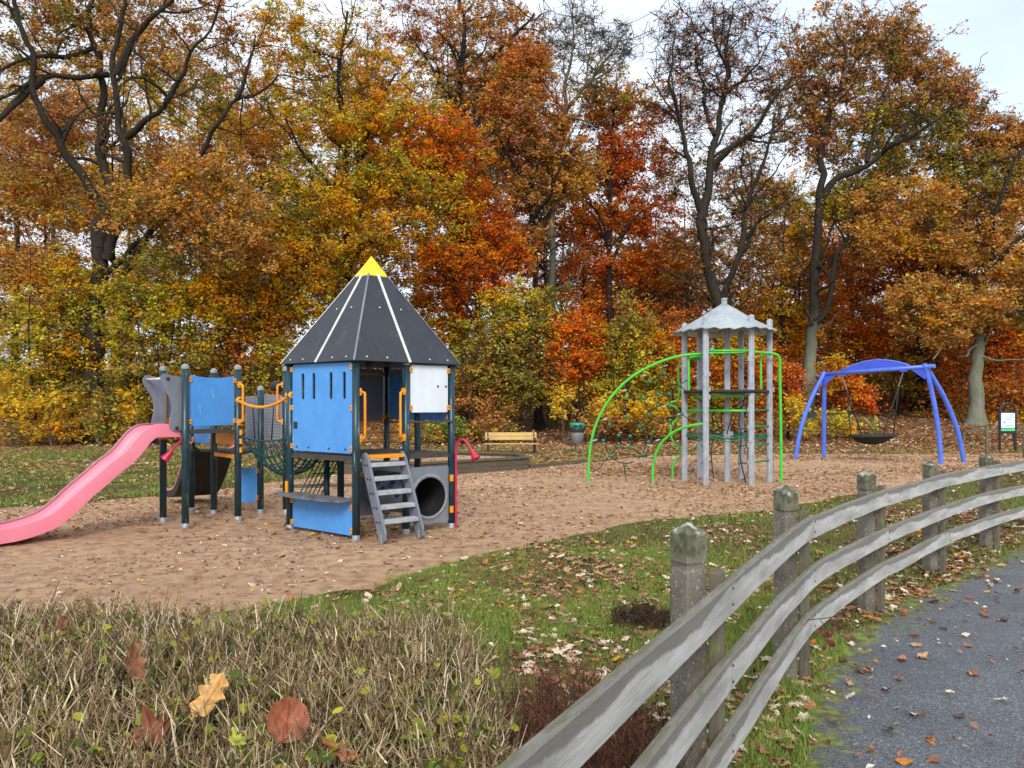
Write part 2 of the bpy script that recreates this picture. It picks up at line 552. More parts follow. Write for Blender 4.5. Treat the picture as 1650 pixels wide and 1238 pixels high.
def under(x, y):
    z = ground_z(x, y)
    z -= .09 * smooth(.0, .45, sdist(x, y, SAND)) + .09 * smooth(.0, .3, sdist(x, y, PATH))
    return z


sheet('ground', xs, ys, under, mats=ground_mat(),
      attrs={'wood': lambda x, y: np.clip((y - 24) / 8 + .35 * fbm(x, y, .5, 2, 9), 0, 1) + .0})
sheet('sand', warp(-9, 8, .07, 1.05, -22, 24), warp(4, 15, .07, 1.04, 2, 27), sand_z, keep=lambda x, y: sdist(x, y, SAND) > -.45, mats=sand_mat())
sheet('path', warp(-2, 7, .06, 1.06, -4, 28), warp(1, 10, .06, 1.06, -5, 18), path_z, keep=lambda x, y: sdist(x, y, PATH) > -.4, mats=asphalt_mat(),
      attrs={'edge': lambda x, y: .66 - .95 * np.clip(sdist(x, y, PATH), 0, .9)})


def surf_z(x, y):
    return np.maximum(np.maximum(under(x, y), np.where(sdist(x, y, SAND) > -.4, sand_z(x, y), -9)), np.where(sdist(x, y, PATH) > -.35, path_z(x, y), -9))


# ------------------------------------------------------------------ grass (nobody could count it)
def lawn_mask(x, y):
    return (sdist(x, y, SAND) < -.02) & (sdist(x, y, PATH) < .05)


def grass():
    P, HH, WW = [], [], []
    def region(n, x0, x1, y0, y1, h, w, thr, seed):
        x = RNG.uniform(x0, x1, n); y = RNG.uniform(y0, y1, n)
        k = lawn_mask(x, y) & (fbm(x, y, 1.1, 3, seed) + RNG.uniform(-.35, .35, n) > thr)
        x, y = x[k], y[k]
        P.append(np.stack([x, y], 1)); HH.append(h * RNG.uniform(.5, 1.25, len(x))); WW.append(w * RNG.uniform(.7, 1.3, len(x)))
    region(270000, -2.6, 3.6, 2.2, 8.5, .05, .0062, -.2, 40)
    region(150000, -2.6, 13.5, 6.0, 17, .05, .010, -.15, 41)
    region(60000, .1, 4.5, 1.6, 6.8, .035, .006, .02, 42)
    region(150000, -24, 3.5, 10.5, 29, .07, .022, -.05, 43)
    region(40000, 3, 26, 20, 30, .07, .022, .12, 44)
    P = np.concatenate(P); H = np.concatenate(HH); W = np.concatenate(WW); n = len(P)
    z = under(P[:, 0], P[:, 1]) - .004
    a = RNG.uniform(0, 2 * PI, n); lean = RNG.uniform(0, .9, n) * H; la = RNG.uniform(0, 2 * PI, n)
    dx, dy = np.cos(a) * W / 2, np.sin(a) * W / 2
    b = np.stack([P[:, 0], P[:, 1], z], 1)
    o = np.stack([dx, dy, 0 * dx], 1)
    tip = b + np.stack([np.cos(la) * lean, np.sin(la) * lean, H], 1)
    v = np.stack([b - o, b + o, tip], 1).reshape(-1, 3)
    f = np.arange(n * 3).reshape(n, 3)
    pal = np.array([srgb(132, 162, 66), srgb(112, 148, 58), srgb(154, 172, 78), srgb(176, 168, 98), srgb(98, 128, 54)])
    c = pal[RNG.integers(0, len(pal), n)] * RNG.uniform(.75, 1.15, (n, 1))
    dry = fbm(P[:, 0], P[:, 1], .8, 2, 55) > .25
    c[dry] = c[dry] * .5 + np.array(srgb(134, 118, 74)) * .5
    o = bpy.data.objects.new('grass', np_mesh('grass', v, f, M['blade'], cols=c)); link(o)
    tag(o, 'short green lawn grass between the sand, the fence and the wood', kind='stuff')


grass()

# ------------------------------------------------------------------ fallen leaves
OAK = [(0, -.55), (.03, -.42), (.16, -.34), (.12, -.22), (.27, -.12), (.2, .0), (.34, .12), (.22, .2), (.26, .36), (.12, .36), (0, .5),
       (-.12, .36), (-.26, .36), (-.22, .2), (-.34, .12), (-.2, .0), (-.27, -.12), (-.12, -.22), (-.16, -.34), (-.03, -.42)]
MAPLE = [(0, -.5), (.02, -.3), (.3, -.36), (.26, -.2), (.48, .02), (.3, .02), (.32, .2), (.14, .14), (.13, .3), (0, .52),
         (-.13, .3), (-.14, .14), (-.32, .2), (-.3, .02), (-.48, .02), (-.26, -.2), (-.3, -.36), (-.02, -.3)]
OVAL = [(0, -.55), (.02, -.45), (.14, -.36), (.24, -.2), (.29, 0), (.25, .2), (.14, .38), (0, .5), (-.14, .38), (-.25, .2), (-.29, 0), (-.24, -.2), (-.14, -.36), (-.02, -.45)]
LIT = [srgb(160, 112, 84), srgb(136, 92, 68), srgb(188, 148, 112), srgb(230, 208, 184), srgb(112, 72, 52), srgb(176, 118, 96), srgb(206, 134, 46), srgb(214, 172, 52), srgb(82, 54, 42)]
LITP = np.array([.18, .16, .16, .16, .12, .12, .035, .02, .05]); LITP = LITP / LITP.sum()


def rot_fields(n, tilt):
    yaw = RNG.uniform(0, 2 * PI, n); tx = RNG.normal(0, tilt, n); ty = RNG.normal(0, tilt, n)
    ex = np.stack([np.cos(yaw), np.sin(yaw), tx], 1); ey = np.stack([-np.sin(yaw), np.cos(yaw), ty], 1)
    ex /= np.linalg.norm(ex, axis=1)[:, None]
    ez = np.cross(ex, ey); ez /= np.linalg.norm(ez, axis=1)[:, None]; ey = np.cross(ez, ex)
    return ex, ey, ez


def lobed(P, size, tilt, shape, curl):
    """a fan of triangles round a raised or sunk centre for every leaf"""
    n, k = len(P), len(shape)
    sh = np.array(shape)
    ex, ey, ez = rot_fields(n, tilt)
    rr = np.hypot(sh[:, 0], sh[:, 1])
    bend = curl * RNG.uniform(-.4, 1.2, (n, 1)) * (rr ** 2)[None] + RNG.normal(0, .05, (n, k))
    v = P[:, None] + size[:, None, None] * (sh[None, :, 0, None] * ex[:, None] + sh[None, :, 1, None] * ey[:, None] + bend[..., None] * ez[:, None])
    v = np.concatenate([P[:, None], v], 1).reshape(-1, 3)
    i = np.arange(k)
    f = np.stack([np.zeros(k, int), 1 + i, 1 + (i + 1) % k], 1)
    F = (f[None] + (np.arange(n) * (k + 1))[:, None, None]).reshape(-1, 3)
    return v, F, k


def quads(P, size, tilt, asp=.6, fold=.15):
    n = len(P); ex, ey, ez = rot_fields(n, tilt)
    s = size[:, None]
    v = np.stack([P - ey * s * .5, P + ex * s * asp * .5 + ez * s * fold, P + ey * s * .5, P - ex * s * asp * .5 + ez * s * fold], 1).reshape(-1, 3)
    return v, np.arange(n * 4).reshape(n, 4)


def litter_points(n, x0, x1, y0, y1, fn):
    x = RNG.uniform(x0, x1, n); y = RNG.uniform(y0, y1, n)
    k = RNG.uniform(0, 1, n) < fn(x, y)
    return x[k], y[k]


def leaf_density_near(x, y):
    ss, sp = sdist(x, y, SAND), sdist(x, y, PATH)
    lawn = np.clip(.6 + 1.3 * fbm(x, y, .75, 3, 61), .12, 1)
    d = np.where(ss > 0, .055, np.where(sp > 0, .16 * np.exp(-sp / .7) + .04, lawn))
    d = np.where((ss > 0) & (y > 11), .03, d)
    return d * (np.hypot(x + .3, y - 1.4) > .5)


def litter_colors(n, warm=0):
    c = np.array(LIT)[RNG.choice(len(LIT), n, p=LITP)] * RNG.uniform(.75, 1.15, (n, 1))
    return c


LEAFM = {}
LEAF_KINDS = [('tan oak leaf', OAK, srgb(206, 170, 136)), ('brown oak leaf', OAK, srgb(140, 96, 70)), ('dark brown curled leaf', OVAL, srgb(100, 66, 48)),
              ('pale pinkish maple leaf', MAPLE, srgb(232, 208, 186)), ('reddish brown maple leaf', MAPLE, srgb(172, 108, 86)), ('orange leaf', OVAL, srgb(214, 132, 40)), ('yellow maple leaf', MAPLE, srgb(218, 178, 56))]
LEAF_P = np.array([.24, .20, .10, .26, .14, .035, .03]); LEAF_P /= LEAF_P.sum()


def leaf_mat(name, c, nsc=9):
    m, nt, b, L = nodes(name)
    f = ramp(nt, noise(nt, nsc, 5), [(.38, 0), (.62, 1)])
    L(mixc(nt, f, c, tuple(x * .58 for x in c)), b.inputs['Base Color'])
    b.inputs['Roughness'].default_value = .65
    return m


def leaf_meshes():
    for name, sh, c in LEAF_KINDS:
        mt = leaf_mat('fallen_' + name.replace(' ', '_'), c)
        LEAFM[name] = []
        for k in range(3):
            v, f, _ = lobed(np.zeros((1, 3)), np.ones(1), .12, sh, .35)
            v[:, 2] -= v[:, 2].min()
            LEAFM[name].append(np_mesh('fallen_leaf', v, f, mt, smooth=True))


leaf_meshes()


def drop_leaf(x, y, z, kind, size, where, group):
    o = bpy.data.objects.new('fallen_leaf', random.choice(LEAFM[kind]))
    COL.objects.link(o)
    o.location = (x, y, z); o.scale = (size,) * 3
    o.rotation_euler = (random.gauss(0, .15), random.gauss(0, .15), random.uniform(0, 6.28))
    return tag(o, kind + ' ' + where, 'leaf', group)


def litter():
    # the ~300 that show largest are leaves of their own; the rest of the carpet is one mass
    x, y = litter_points(24000, -2.4, 8, 2.3, 11.5, leaf_density_near)
    px = HX + FPX * x / y; py = HY + FPX * (EYE) / y
    inview = (px > -20) & (px < 1670) & (py < 1260) & ~((px < 830) & (py > 985))
    x, y = x[inview], y[inview]
    sz = RNG.uniform(.05, .11, len(x)) * np.where(sdist(x, y, PATH) > 0, .8, 1.0); app = sz / y
    order = np.argsort(-app)
    big, rest = order[:285], order[285:]
    z = surf_z(x, y)
    kinds = RNG.choice(len(LEAF_KINDS), len(x), p=LEAF_P)
    sp = sdist(x, y, PATH); ss = sdist(x, y, SAND)
    # the rail line: leaves between rail and path lie on the verge
    fx = np.interp(y, [.66, 2.88, 4.5, 5.95, 7.3, 8.6, 9.8], [-.56, .66, 1.6, 2.74, 3.97, 5.3, 6.7])
    for i in big:
        if sp[i] > 0: w = 'lying on the grey asphalt path'
        elif ss[i] > 0: w = 'lying on the sand of the playground'
        elif x[i] > fx[i]: w = 'lying on the mossy verge between fence and path'
        else: w = 'lying in the grass behind the wooden fence'
        kd = LEAF_KINDS[kinds[i]][0]
        drop_leaf(x[i], y[i], z[i] + (.012 if 'grass' in w else .003), kd, sz[i], w, '%ss %s' % (kd.replace('leaf', 'leave') if kd.endswith('leaf') else kd, w))
    vs, fs, cs, base = [], [], [], 0
    def add(v, f, c):
        nonlocal base
        vs.append(v); fs.append(f + base); cs.append(c); base += len(v)
    for sh in (OAK, MAPLE, OVAL):
        k = rest[RNG.integers(0, 3, len(rest)) == (0 if sh is OAK else 1 if sh is MAPLE else 2)]
        P = np.stack([x[k], y[k], z[k] + np.where(ss[k] > 0, .004, RNG.uniform(.004, .03, len(k)))], 1)
        v, f, m = lobed(P, sz[k], .25, sh, .35)
        add(v, f, np.repeat(litter_colors(len(k)), m, 0))
    o = bpy.data.objects.new('leaf_litter', None)
    # farther out: smaller, plain shapes
    qv, qf, qc, qb = [], [], [], 0
    def addq(x, y, s0, s1, dz, warm, tilt=.3):
        nonlocal qb
        P = np.stack([x, y, surf_z(x, y) + RNG.uniform(.003, dz, len(x))], 1)
        v, f = quads(P, RNG.uniform(s0, s1, len(x)), tilt, .62, .12)
        qv.append(v); qf.append(f + qb); qb += len(v)
        c = litter_colors(len(x))
        if warm: c = c * (1 - warm) + np.array(srgb(186, 142, 84)) * RNG.uniform(.6, 1.1, (len(x), 1)) * warm
        qc.append(c)
    sandy = lambda x, y: (sdist(x, y, SAND) > .02) * np.clip(.5 + .8 * fbm(x, y, .6, 3, 71), .1, 1)
    xx, yy = litter_points(60000, -9, 12, 4.5, 20, sandy); addq(xx, yy, .018, .055, .012, 0)
    xx, yy = litter_points(26000, -9, 19, 9, 26, sandy); addq(xx, yy, .05, .10, .02, .2)
    xx, yy = litter_points(16000, 2, 22, 17, 26.5, sandy); addq(xx, yy, .06, .12, .02, .4)
    lawn_far = lambda x, y: lawn_mask(x, y) * np.clip(.55 + .9 * fbm(x, y, .45, 3, 72) + (y - 22) * .03, .12, 1)
    xx, yy = litter_points(60000, -26, 4, 10.5, 31, lawn_far); addq(xx, yy, .06, .13, .05, .45)
    xx, yy = litter_points(45000, 0, 28, 19, 33, lawn_far); addq(xx, yy, .07, .14, .05, .45)
    xx, yy = litter_points(9000, 1, 15, 10.5, 20, lawn_far); addq(xx, yy, .05, .11, .04, .2)
    xx, yy = litter_points(60000, -30, 34, 29, 52, lambda x, y: np.full(len(x), .8)); addq(xx, yy, .10, .2, .06, .15, .4)
    # small bits between the grass near the fence
    xx, yy = litter_points(52000, -2.4, 9, 2.2, 13, lambda x, y: leaf_density_near(x, y) * .55); addq(xx, yy, .015, .05, .035, 0, .4)
    V3 = np.concatenate(vs); F3 = np.concatenate(fs); C3 = np.concatenate(cs)
    V4 = np.concatenate(qv); F4 = np.concatenate(qf); C4 = np.concatenate(qc)
    F4t = np.concatenate([F4[:, [0, 1, 2]], F4[:, [0, 2, 3]]]) + len(V3)
    o = bpy.data.objects.new('leaf_litter', np_mesh('leaf_litter', np.concatenate([V3, V4]), np.concatenate([F3, F4t]), M['litter'], cols=np.concatenate([C3, C4, C4])))
    link(o); tag(o, 'carpet of small fallen autumn leaves over lawn, sand and woodland floor', kind='stuff')


litter()

# ------------------------------------------------------------------ the combination play structure
def X(p, z): return V(p[0], p[1], z)
def lerp(p, q, t): return tuple(a + (b - a) * t for a, b in zip(p, q))
Z = V(0, 0, 1)

A, B, C_, D = (-4.19, 9.87), (-3.74, 10.5), (-4.32, 11.15), (-4.71, 10.39)
A2, F_, G_ = (-4.75, 11.4), (-3.66, 11.2), (-3.29, 11.2)
P1, P2, P4, P5 = (-2.82, 9.78), (-1.82, 8.98), (-.78, 9.9), (-1.75, 10.75)
P3, P15, P54 = lerp(P2, P4, .5), lerp(P1, P5, .5), lerp(P5, P4, .5)
play = thing('play_structure', 'blue and grey playhouse with pointed black roof, rope bridge and pink slide', 'play structure', (-2.8, 10.0, 0))


def post(root, p, top, r=.046, foot=True, name='post'):
    m = MB(); m.tube([X(p, -.06), X(p, top)], r, 14)
    o = m.build(name, M['green_post'], root)
    c = MB(); c.lathe([(r + .004, -.035), (r + .004, 0), (r * .86, .016), (r * .45, .03), (.002, .036)], X(p, top), 14)
    c.build('post_cap', M['cap'], o)
    if foot:
        f = MB(); f.lathe([(r + .0015, -.07), (r + .0015, .075), (r * .99, .078)], X(p, 0), 14)
        f.build('post_foot', M['steel'], o)
    return o


for p, t in ((A, 2.09), (B, 2.11), (C_, 2.09), (D, 2.09), (A2, 1.84), (F_, 1.84), (G_, 2.12)): post(play, p, t)
for p, t in ((P1, 2.16), (P2, 2.14), (P3, 2.12), (P4, 2.14), (P5, 2.16), (P15, 2.12), (P54, 2.12)): post(play, p, t)


def panel(root, p, q, z0, z1, mat, inset=.062, dip=0, holes=(), t=.018, off=0, br='tb', name='panel', r=.03, ends=(1, 1), edge=None):
    P, Q = X(p, 0), X(q, 0); ex = (Q - P).normalized(); L = (Q - P).length
    nrm = ex.cross(Z)
    o = P + nrm * off
    out = []
    rr = rrect(inset, z0, L - inset, z1, r)
    if dip:
        k = 9
        top = [(L - inset - (L - 2 * inset) * i / k, z1 - dip * (1 - (2 * i / k - 1) ** 2)) for i in range(k + 1)]
        rr = [(inset, z0), (L - inset, z0)] + top
    m = MB(); m.prism([rr] + list(holes), o, ex, Z, t, 0, 0 if edge is None else 1)
    ob = m.build(name, [mat] if edge is None else [mat, edge], root, .003)
    zs = ([z1 - .06] if 't' in br else []) + ([z0 + .06] if 'b' in br else []) + ([(z0 + z1) / 2] if 'm' in br else [])
    for z in zs:
        for s, e in ((0, ends[0]), (1, ends[1])):
            if not e: continue
            u = inset - .012 if s == 0 else L - inset + .012
            b = MB()
            b.prism([rrect(u - .03 if s else u - .014, z - .032, u + .014 if s else u + .03, z + .032, .012, 3)], o + nrm * (t / 2 + .008), ex, Z, .016)
            b.prism([rrect(u - .03 if s else u - .014, z - .032, u + .014 if s else u + .03, z + .032, .012, 3)], o - nrm * (t / 2 + .008), ex, Z, .016)
            c = o + ex * (u - .012 if s else u + .012) + Z * z
            b.lathe([(.011, .014), (.011, .024), (.006, .028), (.001, .029)], c, 10, 1, nrm)
            b.build('bracket', [M['orange'], M['bolt']], ob, .002)
    return ob


slot = lambda L, t, z0, z1, w=.03: rrect(L * t - w, z0, L * t + w, z1, w * .98, 5)
L12 = (X(P2, 0) - X(P1, 0)).length
big = panel(play, P1, P2, 1.02, 2.10, M['blue'], holes=[slot(L12, t, 1.66, 1.99) for t in (.215, .385, .645, .84)], br='tbm')
m = MB()
for t in (.12, .31, .62, .86):
    m.lathe([(.012, 0), (.012, .008), (.002, .01)], X(lerp(P1, P2, t), 1.07) + (X(P2, 0) - X(P1, 0)).normalized().cross(Z) * .010, 10, 0, (X(P2, 0) - X(P1, 0)).normalized().cross(Z))
m.build('bolt_row', M['bolt'], big)
m = MB(); ex = (X(P2, 0) - X(P1, 0)).normalized(); nn = ex.cross(Z)
m.box(X(lerp(P1, P2, .10), 1.34) + nn * .012, .075, .006, .085, (ex, nn, Z)); m.build('name_plate', M['bolt'], big)
panel(play, P1, P2, .06, .45, M['blue'], br='tb')
# counter board in front of the lower panel
m = MB(); o = X(P1, .475); L = L12
pts = [(-.13, .06), (-.13, -.10), (-.05, -.2)] + [(L * t, -.2 - .06 * math.sin(PI * t)) for t in (.1, .3, .5, .7, .9)] + [(L - .05, -.16), (L - .05, .06)]
m.prism([pts], o, ex, nn * -1, .026); m.build('counter_board', M['shelf'], play, .004)
for t in (.06,):
    m = MB(); m.box(X(lerp(P1, P2, 0), .55) + nn * .052, .045, .02, .16, (ex, nn, Z)); m.build('bracket', M['orange'], play, .003)
wp = panel(play, P3, P4, 1.50, 2.09, M['white'], br='tb')
m = MB(); e2 = (X(P4, 0) - X(P3, 0)).normalized(); n2 = e2.cross(Z)
for t in (.68, .86): m.lathe([(.013, 0), (.013, .008), (.002, .011)], X(lerp(P3, P4, t), 1.83) + n2 * .01, 10, 0, n2)
m.build('bolt_row', M['bolt'], wp)
L34 = (X(P4, 0) - X(P3, 0)).length
tp = panel(play, P3, P4, .10, .82, M['grey'], br='', holes=[circ(L34 * .5, .44, .245, 32)], inset=.05)
m = MB(); c34 = X(lerp(P3, P4, .5), .44)
m.lathe([(.245, -.012), (.245, .014), (.252, .018), (.285, .018), (.29, .010), (.29, -.008)], c34, 32, 0, n2)
for k in range(12):
    a = 2 * PI * k / 12 + .2
    m.lathe([(.008, 0), (.008, .006), (.001, .008)], c34 + n2 * .018 + e2 * (.268 * math.cos(a)) + Z * (.268 * math.sin(a)), 8, 1, n2)
m.build('tunnel_ring', [M['greytube'], M['steel']], tp)
for z in (.26, .66):
    m = MB(); m.box(X(P4, z) + n2 * .05 - e2 * .035, .05, .018, .085, (e2, n2, Z)); m.build('bracket', M['orange'], tp, .003)
# tunnel tube through the base
m = MB(); end = c34 - n2 * 1.18
m.lathe([(.245, 0), (.245, 1.18), (.262, 1.18), (.262, 0)], c34, 28, 0, -n2)
tube = m.build('tunnel', M['greytube'], play)
m = MB(); m.lathe([(.243, -.006), (.243, 1.12), (.002, 1.13)], c34, 28, 0, -n2); m.build('tunnel_shade_lining', M['black'], tube)  # added black sleeve, closed at the far end, stands in for the shade inside
m = MB()
for k, (u, a) in enumerate(((.18, 2.6), (.34, 2.2), (.34, 3.0), (.52, 2.6), (.68, 2.2), (.68, 3.0), (.86, 2.6))):
    rad = (Z * math.sin(a) + e2 * math.cos(a)).normalized()
    m.lathe([(.06, 0), (.06, .004), (.001, .006)], c34 - n2 * u + rad * .2615, 14, 0, rad)
m.build('painted_dots', M['bluedot'], tube)
q0, q1 = (end - e2 * .34).xy, (end + e2 * .34).xy
panel(play, q0, q1, .10, .82, M['grey'], br='', holes=[circ(.34, .44, .245, 28)], inset=0)
for s in (-.29,):
    m = MB(); m.box(end + e2 * s + n2 * .02 + Z * .22, .05, .018, .07, (e2, n2, Z)); m.build('bracket', M['orange'], play, .003)
# far walls
L54 = (X(P4, 0) - X(P5, 0)).length
panel(play, P5, P4, 1.39, 2.09, M['blue'], holes=[slot(L54, t, 1.62, 1.97) for t in (.42, .62)], br='b')
panel(play, P15, P5, 1.37, 2.09, M['grey'], br='b')
panel(play, P1, P15, 1.9, 2.09, M['blue'], br='')
for z in (1.36, 1.22, 1.09):
    for p, q in ((P15, P5), (P5, P54)):
        m = MB(); m.tube([X(p, z), X(q, z)], .018, 10); m.build('guard_bar', M['orange'], play)
m = MB(); m.tube([X(P15, 2.02), X(P5, 2.02)], .02, 10); m.tube([X(P5, 2.02), X(P54, 2.02)], .02, 10); m.build('eave_bar', M['orange'], play)
m = MB(); m.beam(X(P3, 1.385), X(P4, 1.385), .10, .022, Z); m.build('arm_rest', M['deck'], play)
# main deck
cen = (X(P1, 0) + X(P2, 0) + X(P4, 0) + X(P5, 0)) / 4
m = MB(); m.prism([[(p[0] - cen.x, p[1] - cen.y) for p in (P1, P2, P4, P5)]], V(cen.x, cen.y, .975), V(1, 0, 0), V(0, 1, 0), .03); m.build('deck', M['deck'], play)
m = MB()
for p, q in ((P1, P2), (P3, P4), (P4, P5), (P5, P1)):
    m.beam(X(lerp(p, q, .04), .945), X(lerp(p, q, .96), .945), .04, .03, Z)
m.build('deck_frame', M['deck'], play)
# roof
apex, eave = V(-1.80, 9.85, 3.48), 2.115
cor = [V(cen.x + (p[0] - cen.x) * 1.115, cen.y + (p[1] - cen.y) * 1.115, eave) for p in (P1, P2, P4, P5)]
m = MB()
ins = [apex + (c - apex) * .99 - Z * .02 for c in cor]
top = [apex + (c - apex) * .1 for c in cor]
for i in range(4):
    j = (i + 1) % 4
    b = len(m.v)
    m.add([cor[i], cor[j], top[j], top[i]], [(0, 1, 2, 3)])
    m.add([ins[j], ins[i], apex - Z * .06], [(0, 1, 2)], 1)
    m.add([cor[i], cor[j], ins[j], ins[i]], [(3, 2, 1, 0)])
roof = m.build('roof', [M['roofdark'], M['grey']], play)
for i in range(4):
    j = (i + 1) % 4
    mid = (cor[i] + cor[j]) / 2
    sl = (mid - apex).normalized(); w = (cor[j] - cor[i]).normalized(); nr = w.cross(sl); nr = nr if nr.z > 0 else -nr
    m = MB(); m.beam(apex + (mid - apex) * .165 + nr * .004, mid + nr * .004 + sl * .004, .034, .012, nr); m.build('batten', M['roofstrip'], roof)
    d = (cor[i] - apex).normalized()
    wd = Z.cross(d).normalized(); nu = d.cross(wd).normalized(); nu = nu if nu.z > 0 else -nu
    m = MB(); m.beam(apex + (cor[i] - apex) * .165 + nu * .002, cor[i] + nu * .002, .022, .010, nu); m.build('ridge_trim', M['grey'] if i else M['roofstrip'], roof)
    m = MB()
    for t in (.12, .3, .7, .88):
        m.lathe([(.011, 0), (.011, .006), (.001, .008)], cor[i] * (1 - t) + cor[j] * t - sl * .05 + nr * .002, 8, 0, nr)
    for t, u in ((.3, .5), (.7, .5)):
        q = apex + ((cor[i] * (1 - t) + cor[j] * t) - apex) * u
        m.lathe([(.011, 0), (.011, .006), (.001, .008)], q + nr * .002, 8, 0, nr)
    m.build('roof_screws', M['roofstrip'], roof)
m = MB(); cc = [apex + (c - apex) * .185 + Z * .012 for c in cor]; tip = apex + Z * .02
for i in range(4): m.add([cc[i], cc[(i + 1) % 4], tip], [(0, 1, 2)])
for i in range(4):
    j = (i + 1) % 4
    m.add([cc[i], cc[j], cc[j] - Z * .03, cc[i] - Z * .03], [(3, 2, 1, 0)])
m.build('peak_cap', M['yellow'], roof)
m = MB(); m.lathe([(.03, 0), (.05, -.05), (.05, -.14), (.02, -.18), (.001, -.18)], apex - Z * .62 - V(.03, 0, .6), 14); m.beam(apex - Z * .66 - V(.03, 0, .6), apex - Z * .1, .02, .02); m.build('ceiling_knob', M['bolt'], roof)


def dhandle(p, d, z0, z1, reach=.085):
    d = d.normalized()
    a, b = X(p, z0), X(p, z1)
    pts = [a + d * .045, a + d * (reach - .02), a + d * (reach + .012) + Z * .02, a + d * (reach + .02) + Z * .055,
           b + d * (reach + .02) - Z * .055, b + d * (reach + .012) - Z * .02, b + d * (reach - .02), b + d * .045]
    m = MB(); m.tube(spline(pts, 4), .016, 10)
    for q in (a, b): m.lathe([(.034, .04), (.034, .052), (.02, .058)], q, 12, 0, d); m.box(q + d * .035, .05, .05, .085, (d, Z.cross(d), Z))
    m.build('grab_handle', M['orange'], play)


dhandle(P2, e2 + n2 * .3, 1.20, 1.75); dhandle(P3, -e2 + n2 * .3, 1.20, 1.76)
bd = (X(P1, 0) - X(B, 0)).normalized()
dhandle(B, bd, 1.36, 1.87, .10); dhandle(G_, V(-1, -.1, 0), 1.35, 1.89, .10)
# ladder
run, zt = .42, .985
el = (X(P3, 0) - X(P2, 0)).normalized(); nl = el.cross(Z)
lad_l, lad_r = X(lerp(P2, P3, .16), 0), X(lerp(P2, P3, .90), 0)
lw = (lad_r - lad_l).length
m = MB()
m.box((lad_l + lad_r) / 2 + nl * .03 + Z * zt, lw - .04, .16, .04, (el, nl, Z)); lad = m.build('top_step', M['orange'], play, .005)
for q in (lad_l, lad_r):
    m = MB()
    m.prism([[(-.03, zt + .03), (-.03, zt - .12), (run - .10, .10), (run - .08, .04), (run + .0, .015), (run + .05, .06), (run + .05, .14), (.10, zt - .02), (.03, zt + .05)]], q, nl, Z, .028)
    for k in range(5):
        z = .25 + .16 * k; u = run * (1 - (z - .02) / zt) + .01
        for du in (-.028, .03):
            m.lathe([(.013, .0), (.013, .009), (.001, .012)], q + nl * (u + du) + Z * z - el * (.014 if q is lad_l else -.014), 8, 1, -el if q is lad_l else el)
    m.build('ladder_stringer', [M['grey'], M['bolt']], play, .003)
    m = MB(); m.beam(q + nl * (run - .02) + Z * -.05, q + nl * (run - .02) + Z * .12, .03, .04); m.build('ladder_foot', M['steel'], play)
for k in range(5):
    z = .25 + .16 * k; u = run * (1 - (z - .02) / zt) + .01
    m = MB()
    for du in (-.045, .0, .045): m.box((lad_l + lad_r) / 2 + nl * (u + du) + Z * z, lw - .034, .043, .05 if du == 0 else .046, (el, nl, Z))
    m.build('ladder_step', M['tread'], play, .004)


# talking tubes
def talk_tube(pts, r0, horn, name='talk_tube'):
    m = MB(); P = spline(pts, 8); m.tube(P, r0, 10)
    d = (P[-1] - P[-2]).normalized()
    horn *= .82
    m.lathe([(r0, -.02), (r0 * 1.4, .03), (r0 * 2.2, .07), (horn * .8, .12), (horn, .15), (horn * 1.04, .155), (horn * .9, .15), (r0 * 1.5, .05), (.002, .02)], P[-1], 18, 0, d)
    m.build(name, M['magenta'], play)


q = X(P4, 0) + V(.062, -.02, 0)
talk_tube([q - Z * .05, q + Z * .4, q + Z * .8, q + Z * 1.06, q + V(.03, -.02, 1.13), q + V(.10, -.05, 1.15), q + V(.16, -.07, 1.09), q + V(.19, -.085, 1.04)], .015, .075)
q = X(A, 0) + V(-.05, .03, 0)
talk_tube([q + Z * 1.2, q + V(-.03, 0, 1.12), q + V(-.08, -.01, 1.07), q + V(-.12, -.015, 1.02)], .015, .07)
# left tower: decks, panels
def poly_deck(ps, z, t=.03, name='deck', mat='deck'):
    c = sum((X(p, 0) for p in ps), V(0, 0, 0)) / len(ps)
    m = MB(); m.prism([[(p[0] - c.x, p[1] - c.y) for p in ps]], V(c.x, c.y, z), V(1, 0, 0), V(0, 1, 0), t)
    m.build(name, M[mat], play)


poly_deck((A, B, C_, D), 1.235)
poly_deck((C_, B, F_, (-4.0, 11.9), A2), .925)
panel(play, A, B, 1.32, 1.985, M['blue'], dip=.035)
panel(play, A2, C_, 1.03, 1.72, M['blue'], br='b')
panel(play, (-4.26, 11.085), (-3.80, 10.57), 1.04, 1.20, M['orange'], br='', inset=.0, name='riser')
panel(play, D, C_, 1.32, 1.95, M['grey'], br='tb')
panel(play, (-3.93, 11.02), F_, .19, .70, M['blue'], br='tb', dip=.02, ends=(0, 1), inset=.05)


def perforated(p, q, z0, z1):
    o = panel(play, p, q, z0, z1, M['grey'], br='tb', dip=.0, inset=.05, ends=(0, 1))
    P, Q = X(p, 0), X(q, 0); e = (Q - P).normalized(); nn_ = e.cross(Z); L = (Q - P).length
    m = MB()
    for i in range(7):
        for j in range(13):
            u = .5 + (i - 3) * .085; v = z0 + .09 + (z1 - z0 - .18) * j / 12
            m.lathe([(.009, 0), (.001, .001)], P + e * (u * L) + Z * v + nn_ * .0095, 6, 0, nn_)
    m.build('perforation', M['bolt'], o)


